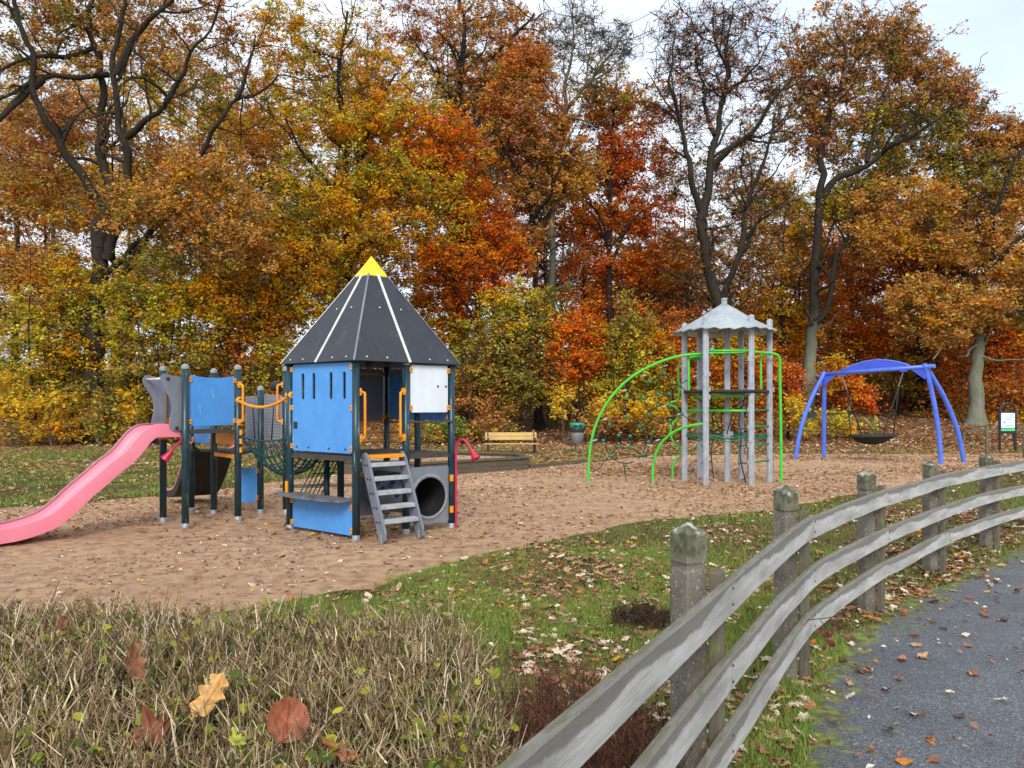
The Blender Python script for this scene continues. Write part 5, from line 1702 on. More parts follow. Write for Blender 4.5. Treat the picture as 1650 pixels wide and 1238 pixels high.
# --- 3 tall brown-red oak, top centre
Y = 38.0; f, tr = stem_of(738, Y, [(738, 480), (735, 330), (739, 220), (739, 159), (743, 98)], 26, 10)
lm = [tr, limb([(743, 98), (756, 88), (790, 95), (830, 60), (860, 20)], Y, 10, 4, [0, 0, -.5, -1, -1.2]), limb([(743, 98), (748, 50), (740, 10), (730, -40)], Y, 9, 4), limb([(739, 170), (700, 120), (660, 60)], Y, 8, 3), limb([(737, 240), (790, 170), (830, 150)], Y, 9, 3, [0, -.6, -1])]
cl = [clump(740, 30, 90, 45, Y, 130, 'brown', .5), clump(820, 40, 55, 45, Y, 110, 'brown', .6), clump(690, 90, 60, 60, Y, 90, 'pinkbrown', .7), clump(790, 120, 60, 40, Y, 110, 'brown', .7), clump(750, 150, 50, 40, Y, 80, 'brown', .7), clump(830, 110, 40, 40, Y, 80, 'rust'),
      clump(650, 20, 60, 50, Y, 70, 'pinkbrown', .5), clump(820, 180, 40, 40, Y, 70, 'brown')]
tree('oak_tree', 'tall rusty oak with crooked black limbs reaching the top of the photo at its centre', 'tree', f, lm, cl, 'brown', .125, 34, .42, .6, 'bark_dark', 'trees of the autumn wood', 3, gnarl=1.0)

# --- 4 low flaming beech, right of the roof
Y = 33.5; f, tr = stem_of(772, Y, [(770, 540), (764, 450), (758, 380), (752, 330)], 9, 3)
lm = [tr, limb([(768, 520), (720, 450), (690, 430)], Y, 5, 2, [0, -.6, -1]), limb([(768, 520), (800, 450), (830, 400)], Y, 5, 2, [0, -.6, -1])]
cl = [clump(750, 415, 75, 40, Y, 220, 'orange'), clump(710, 465, 50, 35, Y, 130, 'orange'), clump(775, 480, 60, 40, Y, 150, 'red'), clump(790, 375, 45, 35, Y, 110, 'red'), clump(745, 330, 60, 40, Y, 130, 'orange'), clump(830, 420, 35, 35, Y, 80, 'orange'), clump(735, 530, 55, 35, Y, 110, 'gold'), clump(750, 580, 60, 35, Y, 80, 'olive')]
tree('beech_tree', 'flaming orange-red young beech just right of the black playhouse roof', 'tree', f, lm, cl, 'orange', .11, 36, .42, .4, 'bark_dark', 'trees of the autumn wood', 4, tilt=.4)

# --- 5 pale straight trunk with a bare forked top
Y = 35.5; f, tr = stem_of(888, Y, [(889, 560), (889, 450), (890, 330), (893, 290), (905, 222), (912, 178)], 17, 9)
lm = [tr, limb([(912, 178), (913, 121), (921, 70), (925, 20)], Y, 8, 2), limb([(912, 178), (942, 141), (982, 89), (1005, 55), (1018, 40)], Y, 8, 2, [0, -.2, -.4, -.5, -.5]), limb([(908, 205), (890, 160), (870, 110), (880, 60)], Y, 5, 2, [0, .3, .5, .6]),
      limb([(942, 141), (950, 100), (955, 60)], Y, 4, 2, [-.2, .2, .4]), limb([(890, 330), (872, 370), (862, 330), (856, 290)], Y, 7, 3, [0, .4, .6, .8])]
cl = [clump(930, 55, 45, 50, Y, 120, 'pinkbrown', .03), clump(990, 80, 35, 40, Y, 110, 'pinkbrown', .03), clump(880, 80, 40, 50, Y, 70, 'pinkbrown', .1), clump(960, 130, 40, 40, Y, 50, 'ochre', .25)]
tree('bare_topped_tree', 'slim pale tree with a smooth straight trunk and bare forked twigs on top', 'tree', f, lm, cl, 'brown', .11, 30, .36, .7, 'bark_mid', 'trees of the autumn wood', 5, sparse_twigs=7, gnarl=.7)

# --- 6 brown oak crown in the middle
Y = 34.5; f, tr = stem_of(868, Y, [(866, 560), (862, 450), (858, 360), (852, 280), (850, 200)], 16, 5, [1, 1, 1, .6, .3])
lm = [tr, limb([(858, 360), (880, 320), (900, 270), (930, 240)], Y, 8, 3, [1, .2, -.4, -.8]), limb([(854, 300), (820, 250), (800, 220)], Y, 8, 3, [.6, 0, -.5])]
cl = [clump(850, 100, 45, 35, Y, 100, 'rust', .9), clump(850, 170, 60, 45, Y, 190, 'brown'), clump(880, 240, 55, 45, Y, 170, 'brown'), clump(820, 240, 45, 40, Y, 110, 'brown'), clump(925, 290, 45, 35, Y, 100, 'ochre'), clump(850, 310, 45, 30, Y, 90, 'brown'), clump(800, 180, 30, 30, Y, 60, 'rust'), clump(835, 385, 40, 22, Y, 70, 'brown')]
tree('oak_tree', 'bushy copper-brown oak crown hanging around the slim pale trunk', 'tree', f, lm, cl, 'brown', .12, 36, .4, .6, 'bark_dark', 'trees of the autumn wood', 6, gnarl=.9)

# --- 7 red beech, centre right
Y = 38.0; f, tr = stem_of(982, Y, [(983, 560), (982, 450), (983, 340), (985, 240), (990, 150)], 16, 4)
lm = [tr, limb([(982, 430), (1010, 370), (1050, 320)], Y, 7, 2, [0, -.8, -1.2]), limb([(983, 400), (960, 340), (940, 300)], Y, 6, 2, [0, -.7, -1]), limb([(983, 350), (1010, 290), (1040, 240)], Y, 6, 2, [0, .5, .8])]
cl = [clump(985, 165, 55, 40, Y, 120, 'gold', .8), clump(990, 200, 65, 45, Y, 150, 'rust'), clump(1020, 260, 60, 50, Y, 170, 'red'), clump(960, 270, 50, 40, Y, 110, 'red', .9), clump(955, 370, 60, 30, Y, 130, 'orange', 1), clump(1030, 350, 65, 35, Y, 150, 'red'), clump(985, 430, 80, 28, Y, 150, 'red'),
      clump(1060, 420, 60, 40, Y, 120, 'orange'), clump(960, 500, 70, 35, Y, 130, 'orange'), clump(1050, 520, 60, 35, Y, 110, 'rust'), clump(1000, 560, 60, 30, Y, 90, 'rust')]
tree('beech_tree', 'deep red beech between the slim pale trunk and the spreading half-bare oak', 'tree', f, lm, cl, 'red', .12, 34, .46, .36, 'bark_dark', 'trees of the autumn wood', 7, tilt=.4, gnarl=.6)

# --- 8 spreading half-bare oak behind the climbing tower
Y = 34.0; f, tr = stem_of(1163, Y, [(1163, 590), (1160, 520), (1152, 470), (1140, 415), (1128, 355)], 26, 20)
lm = [tr, limb([(1128, 355), (1140, 310), (1148, 275), (1152, 218), (1166, 153), (1172, 100), (1176, 60), (1180, 10)], Y, 17, 3, [0, 0, 0, .1, .3, .4, .5, .5]),
      limb([(1130, 345), (1116, 290), (1103, 242), (1093, 182), (1079, 141), (1088, 89), (1085, 50)], Y, 12, 3, [0, -.5, -.8, -1, -1.2, -1.2, -1.2]),
      limb([(1150, 270), (1184, 230), (1224, 190), (1260, 150), (1285, 125)], Y, 12, 4, [0, -.8, -1.5, -2, -2.2]),
      limb([(1160, 500), (1168, 477), (1190, 420), (1196, 380), (1192, 351), (1210, 310), (1228, 283), (1244, 222), (1250, 180)], Y, 12, 4, [0, -.3, -.8, -1, -1, -1.4, -1.7, -2, -2]),
      limb([(1166, 153), (1190, 130), (1230, 95), (1245, 60)], Y, 7, 2, [.3, .8, 1.2, 1.4]), limb([(1152, 218), (1130, 150), (1120, 100), (1140, 40)], Y, 8, 2, [.1, .6, 1, 1.2]), limb([(1172, 110), (1150, 60), (1155, 10)], Y, 6, 2, [.4, .2, 0]),
      limb([(1160, 500), (1130, 470), (1080, 440), (1050, 430)], Y, 5, 2, [0, -1, -1.8, -2.2]), limb([(1196, 390), (1230, 350), (1275, 325)], Y, 6, 2, [-1, -1.6, -2])]
cl = [clump(1090, 70, 40, 50, Y, 130, 'pinkbrown', 0.13), clump(1140, 60, 50, 55, Y, 150, 'pinkbrown', 0.13), clump(1205, 60, 45, 60, Y, 150, 'pinkbrown', 0.13), clump(1080, 160, 45, 55, Y, 130, 'pinkbrown', 0.24), clump(1190, 150, 60, 45, Y, 130, 'pinkbrown', 0.18), clump(1130, 170, 45, 50, Y, 110, 'pinkbrown', 0.21),
      clump(1100, 270, 55, 50, Y, 110, 'brown', 0.33), clump(1215, 250, 45, 50, Y, 100, 'brown', 0.36), clump(1180, 300, 50, 50, Y, 90, 'brown', 0.36), clump(1230, 330, 50, 40, Y, 110, 'brown', 0.48), clump(1205, 410, 60, 50, Y, 140, 'brown', 0.48), clump(1120, 390, 55, 50, Y, 90, 'brown', 0.36),
      clump(1180, 470, 60, 40, Y, 90, 'brown', 0.42), clump(1250, 160, 35, 40, Y, 70, 'brown', 0.36)]
tree('oak_tree', 'spreading half-bare oak behind the climbing tower, grey limbs against the sky', 'tree', f, lm, cl, 'brown', .11, 30, .38, .7, 'bark_oak', 'trees of the autumn wood', 8, sparse_twigs=5, gnarl=.9)

# --- 9 yellow beech right of the tower
Y = 38.5; f, tr = stem_of(1262, Y, [(1262, 560), (1260, 450), (1264, 360), (1268, 300)], 9, 3)
lm = [tr, limb([(1261, 520), (1290, 450), (1310, 420)], Y, 4, 2, [0, -.5, -.8]), limb([(1261, 500), (1235, 440), (1220, 410)], Y, 4, 2, [0, -.5, -.8])]
cl = [clump(1270, 420, 50, 45, Y, 170, 'gold'), clump(1250, 500, 50, 40, Y, 140, 'gold'), clump(1290, 350, 35, 40, Y, 90, 'lime'), clump(1280, 520, 45, 40, Y, 130, 'gold'), clump(1250, 570, 45, 30, Y, 110, 'orange'), clump(1240, 320, 35, 30, Y, 70, 'lime'), clump(1330, 480, 35, 40, Y, 90, 'orange'), clump(1225, 600, 35, 40, Y, 90, 'gold')]
tree('beech_tree', 'bright golden young beech in the gap right of the canopy-roofed climbing tower', 'tree', f, lm, cl, 'gold', .11, 36, .42, .36, 'bark_dark', 'trees of the autumn wood', 9, tilt=.4)

# --- 10 big domed oak above the swing
Y = 36.0; f, tr = stem_of(1303, Y, [(1303, 648), (1306, 565), (1311, 500), (1313, 440), (1318, 370), (1320, 322)], 23, 16)
lm = [tr, limb([(1320, 322), (1324, 270), (1331, 221), (1336, 176), (1352, 130), (1358, 90), (1350, 40)], Y, 13, 3, [0, 0, 0, 0, -.3, -.5, -.5]),
      limb([(1322, 325), (1350, 290), (1383, 271), (1438, 234), (1488, 207), (1539, 180), (1560, 165)], Y, 13, 3, [0, -.4, -.8, -1.4, -1.9, -2.2, -2.3]),
      limb([(1398, 262), (1405, 220), (1412, 190), (1431, 129), (1440, 80), (1450, 40)], Y, 8, 2, [-.9, -.6, -.3, 0, .2, .2]),
      limb([(1310, 520), (1330, 500), (1346, 430), (1366, 390), (1370, 353), (1400, 320), (1440, 300)], Y, 12, 3, [0, -.4, -1, -1.2, -1.2, -1.6, -2]),
      limb([(1332, 215), (1300, 170), (1290, 120), (1300, 70)], Y, 7, 2, [0, .6, 1, 1.2]), limb([(1336, 176), (1370, 120), (1400, 60), (1405, 30)], Y, 7, 2, [0, .6, 1, 1]), limb([(1440, 234), (1480, 170), (1500, 120)], Y, 6, 2, [-1.4, -.8, -.5]), limb([(1313, 430), (1340, 370), (1352, 360)], Y, 7, 3, [0, .5, 1])]
cl = [clump(1340, 60, 55, 45, Y, 170, 'brown', 0.45), clump(1430, 55, 60, 40, Y, 200, 'brown', 0.52), clump(1390, 110, 70, 50, Y, 200, 'brown', 0.45), clump(1290, 110, 40, 50, Y, 130, 'brown', 0.52), clump(1480, 100, 45, 40, Y, 160, 'brown', 0.75), clump(1340, 160, 60, 40, Y, 130, 'brown', 0.52), clump(1450, 160, 65, 40, Y, 190, 'brown', 0.68),
      clump(1545, 160, 42, 40, Y, 170, 'brown', 0.75), clump(1500, 200, 60, 30, Y, 150, 'olive', 0.68), clump(1400, 210, 70, 35, Y, 170, 'olive', 0.68), clump(1300, 210, 45, 40, Y, 120, 'brown', 0.68), clump(1450, 260, 70, 30, Y, 160, 'olive', 0.75), clump(1330, 250, 50, 25, Y, 90, 'brown', 0.68), clump(1400, 300, 60, 30, Y, 130, 'olive', 0.75),
      clump(1345, 335, 40, 22, Y, 90, 'lime', .9), clump(1440, 330, 60, 35, Y, 160, 'ochre', 1, -1.5), clump(1410, 380, 50, 30, Y, 110, 'ochre', 1, -1.5), clump(1530, 250, 45, 30, Y, 100, 'olive', 0.68)]
tree('oak_tree', 'big domed brown oak with one slanting limb, standing behind the left leg of the swing', 'tree', f, lm, cl, 'brown', .12, 34, .40, .6, 'bark_foot', 'trees of the autumn wood', 10, gnarl=.9)

# --- 11 oak with the pale foot at the right
Y = 36.0; f, tr = stem_of(1573, Y, [(1573, 640), (1574, 560), (1573, 510), (1571, 490)], 25, 20)
lm = [tr, limb([(1571, 495), (1556, 459), (1557, 400), (1551, 360), (1560, 300), (1572, 250)], Y, 13, 4, [0, .2, .3, .3, .2, 0]),
      limb([(1573, 495), (1584, 459), (1594, 416), (1600, 366), (1618, 310), (1640, 260), (1650, 220)], Y, 13, 4, [0, -.3, -.6, -.8, -1, -1.2, -1.3]),
      limb([(1575, 530), (1617, 515), (1655, 498), (1690, 470)], Y, 12, 6, [0, -.8, -1.4, -2]), limb([(1590, 440), (1625, 400), (1660, 370), (1690, 330)], Y, 10, 5, [-.5, -1, -1.5, -2]),
      limb([(1573, 520), (1530, 545), (1505, 580)], Y, 6, 3, [0, -1, -1.6]), limb([(1557, 400), (1520, 380), (1480, 350)], Y, 8, 3, [.3, -.5, -1]), limb([(1556, 300), (1530, 260), (1545, 240)], Y, 6, 3, [.2, .5, .6])]
cl = [clump(1600, 215, 45, 35, Y, 130, 'brown', .9), clump(1640, 260, 50, 55, Y, 190, 'ochre'), clump(1570, 290, 55, 35, Y, 150, 'olive', 1), clump(1500, 340, 55, 35, Y, 150, 'ochre'), clump(1620, 350, 55, 40, Y, 160, 'ochre'), clump(1530, 400, 55, 30, Y, 130, 'ochre', 1, -1), clump(1630, 430, 50, 40, Y, 150, 'ochre', 1, -1),
      clump(1490, 480, 55, 28, Y, 140, 'ochre', 1, -1.5), clump(1560, 500, 70, 28, Y, 170, 'ochre', 1, -1.5), clump(1510, 530, 55, 22, Y, 110, 'ochre', 1, -1.5), clump(1640, 500, 40, 30, Y, 90, 'olive', 1), clump(1680, 340, 50, 70, Y, 120, 'ochre')]
tree('oak_tree', 'ochre oak with a thick pale mossy-footed trunk left of the information board', 'tree', f, lm, cl, 'ochre', .12, 36, .42, .5, 'bark_foot', 'trees of the autumn wood', 11, gnarl=.9)

# --- 12 dark-trunked rust beech behind the swing
Y = 41.0; f, tr = stem_of(1486, Y, [(1487, 590), (1488, 480), (1492, 420), (1490, 380), (1498, 320)], 26, 8)
lm = [tr, limb([(1490, 450), (1520, 420), (1545, 400)], Y, 8, 3), limb([(1490, 470), (1460, 430), (1420, 400)], Y, 9, 3), limb([(1490, 420), (1500, 370), (1530, 330)], Y, 8, 3)]
cl = [clump(1400, 420, 70, 50, Y, 200, 'rust'), clump(1470, 400, 60, 60, Y, 170, 'rust'), clump(1430, 500, 80, 45, Y, 200, 'rust'), clump(1540, 440, 60, 60, Y, 160, 'rust'), clump(1400, 560, 60, 35, Y, 130, 'orange'), clump(1480, 570, 60, 30, Y, 130, 'brown'), clump(1390, 330, 50, 40, Y, 110, 'rust'), clump(1540, 330, 50, 40, Y, 110, 'red'), clump(1640, 590, 60, 50, Y, 200, 'red'), clump(1620, 520, 60, 40, Y, 140, 'rust')]
tree('beech_tree', 'rust-red beech with a black trunk in the shade behind the swing beam', 'tree', f, lm, cl, 'rust', .13, 34, .5, .4, 'bark_dark', 'trees of the autumn wood', 12, tilt=.4, gnarl=.6)

# --- 13.. younger trees and tall shrubs along the edge of the wood: (px, Y, label, name, cat, stems, clumps, leaf)
EDGE = [
    (60, 30.5, 'yellow-green hazel at the far left edge of the wood', 'young_tree', [(50, 400), (110, 420)], [(60, 520, 75, 60, 170, 'lime'), (110, 460, 60, 45, 130, 'gold'), (30, 440, 50, 50, 110, 'ochre'), (60, 600, 70, 45, 150, 'lime'), (110, 560, 50, 50, 120, 'olive')]),
    (115, 30.2, 'orange-yellow young tree in front of the huge oak trunk', 'young_tree', [(120, 520)], [(120, 575, 40, 30, 110, 'gold'), (90, 640, 50, 30, 90, 'olive'), (130, 500, 40, 30, 60, 'lime')]),
    (250, 30.0, 'broad yellow-green young maple above the grey slide panels', 'young_tree', [(200, 450), (290, 430), (250, 480)], [(220, 480, 70, 40, 190, 'lime'), (290, 520, 75, 50, 220, 'lime'), (200, 560, 50, 50, 130, 'lime'), (270, 590, 70, 45, 190, 'olive'), (340, 470, 60, 40, 140, 'gold'), (200, 630, 60, 35, 150, 'olive'), (290, 640, 50, 30, 110, 'olive')]),
    (358, 31.5, 'ochre-gold young tree with a thin black stem left of the playhouse roof', 'young_tree', [(356, 420), (362, 510)], [(380, 450, 60, 45, 150, 'gold'), (410, 540, 50, 50, 160, 'rust'), (360, 560, 50, 45, 140, 'gold'), (430, 600, 35, 35, 90, 'olive'), (370, 620, 50, 30, 90, 'brown')]),
    (440, 31.2, 'small yellow-green maple against the left eave of the playhouse roof', 'young_tree', [(445, 520)], [(440, 500, 40, 40, 120, 'gold'), (445, 570, 35, 35, 90, 'lime'), (425, 630, 30, 30, 60, 'olive')]),
    (760, 31.0, 'olive-green bushy thicket right of the white playhouse panel', 'thicket', [(750, 560), (775, 540), (740, 590)], [(765, 600, 40, 40, 130, 'olive'), (800, 560, 40, 40, 120, 'olive'), (770, 650, 45, 30, 110, 'brown'), (820, 620, 40, 40, 110, 'olive'), (815, 500, 35, 40, 80, 'lime')]),
    (850, 31.6, 'multi-stemmed olive hazel directly behind the bench', 'thicket', [(845, 540), (858, 520), (866, 560), (838, 570)], [(850, 560, 40, 45, 130, 'olive'), (870, 620, 40, 35, 110, 'olive'), (840, 500, 40, 30, 80, 'lime'), (880, 510, 35, 40, 80, 'olive')]),
    (925, 31.4, 'orange beech sapling above the litter bin', 'young_tree', [(930, 560), (945, 520)], [(930, 540, 45, 28, 130, 'orange'), (965, 580, 40, 28, 110, 'orange'), (920, 590, 40, 25, 90, 'orange'), (950, 620, 35, 18, 60, 'gold')]),
    (1000, 31.0, 'pale yellow-olive bush with bare whippy stems inside the green arch', 'thicket', [(980, 480), (1000, 460), (1020, 490), (1010, 450)], [(1000, 570, 40, 40, 110, 'lime'), (1040, 600, 40, 40, 110, 'lime'), (1020, 530, 40, 40, 60, 'olive'), (990, 630, 40, 30, 90, 'lime'), (1060, 560, 30, 30, 60, 'gold')]),
    (1085, 31.8, 'orange-brown beech sapling left of the tower posts', 'young_tree', [(1085, 560)], [(1085, 590, 30, 35, 90, 'orange'), (1070, 640, 35, 30, 80, 'gold'), (1100, 540, 30, 35, 70, 'rust')]),
    (1190, 32.2, 'orange and yellow thicket seen between the grey tower posts', 'thicket', [(1180, 560), (1210, 570)], [(1190, 560, 40, 35, 110, 'gold'), (1170, 610, 45, 35, 110, 'orange'), (1215, 640, 35, 30, 90, 'rust'), (1150, 640, 35, 25, 70, 'lime')]),
    (1265, 32.0, 'russet beech sapling just right of the green slide pole', 'young_tree', [(1265, 590)], [(1265, 625, 28, 30, 110, 'red'), (1245, 600, 20, 25, 60, 'orange')]),
    (1370, 33.0, 'low glowing orange beech sapling between the left swing legs and the nest', 'young_tree', [(1365, 610)], [(1360, 625, 35, 25, 130, 'orange'), (1385, 645, 25, 16, 70, 'red'), (1345, 600, 25, 20, 60, 'gold')]),
    (1450, 40.0, 'thin brown thicket in the dark hollow behind the nest swing', 'thicket', [(1440, 560), (1455, 580), (1430, 590)], [(1440, 600, 50, 30, 110, 'olive'), (1500, 630, 30, 20, 50, 'olive')]),
    (1640, 37.0, 'dark yellow-brown bush behind the information board', 'thicket', [(1640, 600)], [(1640, 640, 35, 30, 110, 'rust'), (1655, 670, 25, 16, 60, 'gold')]),
    (1545, 39.0, 'red-brown thicket left of the pale mossy-footed trunk', 'thicket', [(1545, 570), (1530, 590)], [(1530, 620, 30, 35, 100, 'rust'), (1550, 660, 25, 20, 60, 'olive')]),
]
for k, (px, Y, lb, nm, stems, cls) in enumerate(EDGE):
    f = foot(px, Y); lm = []
    for sx, sy in stems:
        tip = at(sx, sy, Y + random.uniform(-.4, .4)); mid = f.lerp(tip, .5) + V(random.uniform(-.2, .2), random.uniform(-.2, .2), .1)
        lm.append(([tuple(f + V(random.uniform(-.15, .15), random.uniform(-.1, .1), 0)), tuple(mid), tuple(tip)], .06 if nm == 'young_tree' else .035, .012))
    tree(nm, lb, 'tree' if nm == 'young_tree' else 'bush', f, lm, [clump(a, b, c, d, Y, n, p) for a, b, c, d, n, p in cls], 'lime', .11, 26, .36, .5, 'bark_dark', 'saplings and thickets at the edge of the wood', 40 + k, twig_r=.009, tilt=.45, sparse_twigs=2)

# --- low maples and brambles at the foot of the wood
LOW = [
    (20, 29.0, 'yellow maple shrub at the extreme left of the wood edge', [(10, 640, 34, 34, 'yellow'), (30, 692, 40, 16, 'olive')]),
    (85, 28.8, 'bright yellow maple shrub left of the pink slide', [(85, 660, 45, 32, 'yellow'), (80, 695, 45, 16, 'gold')]),
    (160, 29.0, 'yellow-green maple shrub above the middle of the pink slide', [(160, 665, 34, 20, 'olive'), (165, 692, 28, 14, 'lime')]),
    (215, 29.0, 'golden maple shrub beside the top of the pink slide', [(215, 660, 22, 28, 'yellow'), (222, 692, 22, 12, 'olive')]),
    (300, 29.5, 'dark green shrub showing between the grey panels and the blue panel', [(285, 650, 40, 40, 'olive'), (330, 690, 40, 20, 'olive')]),
    (420, 30.0, 'brown-green bramble behind the rope bridge', [(420, 670, 45, 30, 'olive'), (400, 700, 45, 14, 'brown')]),
    (700, 29.5, 'dull green bramble seen under the white playhouse panel', [(690, 700, 45, 22, 'olive'), (720, 690, 30, 20, 'green')]),
    (790, 30.0, 'brown leafy bramble left of the bench back', [(775, 690, 40, 20, 'brown'), (800, 700, 35, 16, 'olive')]),
    (912, 29.5, 'small bright yellow maple just left of the litter bin', [(905, 655, 18, 22, 'yellow'), (918, 640, 12, 14, 'yellow')]),
    (960, 30.2, 'straw-coloured bramble behind the left side of the green arch', [(960, 680, 35, 20, 'ochre'), (985, 660, 25, 20, 'yellow')]),
    (1045, 30.5, 'yellow-leaved shrub behind the rope web', [(1040, 660, 38, 26, 'yellow'), (1060, 690, 35, 15, 'olive')]),
    (1140, 31.0, 'brown-green bramble behind the tower legs', [(1130, 680, 45, 18, 'olive'), (1180, 685, 40, 14, 'brown')]),
    (1283, 30.5, 'pale yellow sapling at the foot of the domed oak', [(1281, 655, 14, 24, 'yellow'), (1295, 685, 20, 12, 'lime')]),
    (1345, 31.0, 'yellow-green low shrub between the two left swing legs', [(1340, 680, 28, 18, 'lime'), (1365, 690, 25, 12, 'yellow')]),
    (1250, 31.5, 'straw bramble right of the green slide pole', [(1250, 685, 30, 14, 'ochre')]),
    (1540, 38.5, 'low olive undergrowth left of the pale mossy-footed trunk', [(1520, 678, 50, 12, 'olive')]),
    (1640, 36.0, 'low golden undergrowth behind the legs of the information board', [(1640, 690, 40, 9, 'gold')]),
]
for k, (px, Y, lb, cls) in enumerate(LOW):
    f = foot(px, Y); lm = []
    for a, b, c, d, p in cls:
        tip = at(a, b - d * .5, Y); lm.append(([tuple(f), tuple(f.lerp(tip, .5) + V(random.uniform(-.2, .2), 0, .1)), tuple(tip)], .025, .008))
    tree('shrub', lb, 'shrub', f, lm, [clump(a, b, c, d, Y, int(c * d / 12), p, 1, 0, .9) for a, b, c, d, p in cls], 'lime', .12, 15, .22, .7, 'bark_mid', 'low shrubs at the foot of the wood', 70 + k, twig_r=.007, tilt=.55, sparse_twigs=2)

# --- fern
ff = foot(1412, 32.5); m = MB(); vs = []
for k in range(11):
    a = random.uniform(0, 6.28); l = random.uniform(.5, .85)
    pts = [ff + V(math.cos(a), math.sin(a), 0) * (l * t) + Z * (.95 * math.sin(t * 1.9) * l + .15) for t in np.linspace(0, 1, 9)]
    for i in range(1, 9):
        w = .13 * (1 - i / 10); sdv = V(-math.sin(a), math.cos(a), 0)
        d = (pts[i] - pts[i - 1]) * .55
        for sg in (-1, 1): m.add([pts[i], pts[i] + d * .6 + sdv * sg * w - Z * .02, pts[i] + d + sdv * sg * w * .8 - Z * .03, pts[i] + d * .8], [(0, 1, 2, 3)])
    m.tube(pts, .006, 4)
o = m.build('fern', leaf_mat('fern_yellow_green', srgb(158, 168, 62))); tag(o, 'yellow-green fern clump behind the black nest seat of the swing', 'fern', 'low shrubs at the foot of the wood')

# --- the wood behind: slim trees with thin crowns, sky showing between them
BACK = []
rb = random.Random(5)
KIND = ['brown', 'rust', 'ochre', 'gold', 'orange', 'olive', 'pinkbrown']
COLW = {'brown': 'brown', 'rust': 'rust-red', 'ochre': 'ochre', 'gold': 'golden', 'orange': 'orange', 'olive': 'olive-brown', 'pinkbrown': 'nearly bare, pinkish-brown'}
WHERE = ['far left edge of the wood', 'gap left of the huge dark oak', 'gap right of the huge dark oak', 'space above the blue slide-tower panel', 'space above the rope bridge', 'gap left of the pointed playhouse roof',
         'space straight behind the pointed playhouse roof', 'gap right of the pointed playhouse roof', 'space above the sandpit', 'space above the bench', 'space above the litter bin', 'space above the green arch', 'gap left of the canopy tower', 'gap behind the canopy tower',
         'gap right of the canopy tower', 'space above the left end of the swing beam', 'space above the swing beam', 'space above the right end of the swing beam', 'space left of the pale mossy-footed trunk', 'right-hand edge behind the information board']
for row, (Yr, n, hgt) in enumerate(((43, 20, 15.5), (52, 20, 17.5))):
    for i in range(n):
        px = -30 + (1720 / n) * (i + .5) + rb.uniform(-30, 30)
        right = px > 1180
        kind = rb.choice(['rust', 'rust', 'brown', 'orange', 'ochre', 'gold'] if right else ['brown', 'ochre', 'gold', 'gold', 'ochre', 'pinkbrown'] if px < 850 else ['rust', 'ochre', 'brown', 'orange', 'gold'])
        Y = Yr + rb.uniform(-3, 3); f = foot(px, Y); h = Y / FPX * (HY - (rb.uniform(-40, 190) if px < 850 else rb.uniform(220, 330) if px < 1030 else rb.uniform(270, 400)))
        lean = rb.uniform(-.6, .6)
        top = f + V(lean, rb.uniform(-.5, .5), h * .92)
        lm = [([tuple(f), tuple(f.lerp(top, .4) + V(rb.uniform(-.2, .2), 0, 0)), tuple(top)], rb.uniform(.13, .24), .03)]
        ns = 6 if px > 850 else 9
        for _ in range(6):
            t = rb.uniform(.3, .8); p = f.lerp(top, t); a = rb.uniform(0, 6.28); l = rb.uniform(1.8, 3.6)
            lm.append(([tuple(p), tuple(p + V(math.cos(a) * l * .5, math.sin(a) * l * .5, l * .55)), tuple(p + V(math.cos(a) * l * .8, math.sin(a) * l * .8, l * 1.3))], .06, .015))
        cls = []
        for q in range(ns):
            t = rb.uniform(.22, .98); p = f.lerp(top, t); r = rb.uniform(1.7, 2.7)
            c = p + V(rb.uniform(-1, 1) * 2.2, rb.uniform(-1, 1) * 1.6, 0)
            cls.append((tuple(c), (r, r, r * .7), 52, kind if rb.random() < .7 else rb.choice(['brown', 'rust', 'ochre']), rb.uniform(.35, 1.0)))
        kw = {'red': 'deep red'}.get(kind) or COLW[kind]
        lb = 'slim %s tree, %s row, %s' % (kw, 'second' if row == 0 else 'hindmost', WHERE[min(19, i)])
        tree('woodland_tree', lb, 'tree', f, lm, cls, kind, .17, 22, .55, .5, rb.choice(['bark_dark', 'bark_mid']), 'slim trees deeper in the wood', 200 + row * 50 + i, twig_r=.014, sparse_twigs=3)


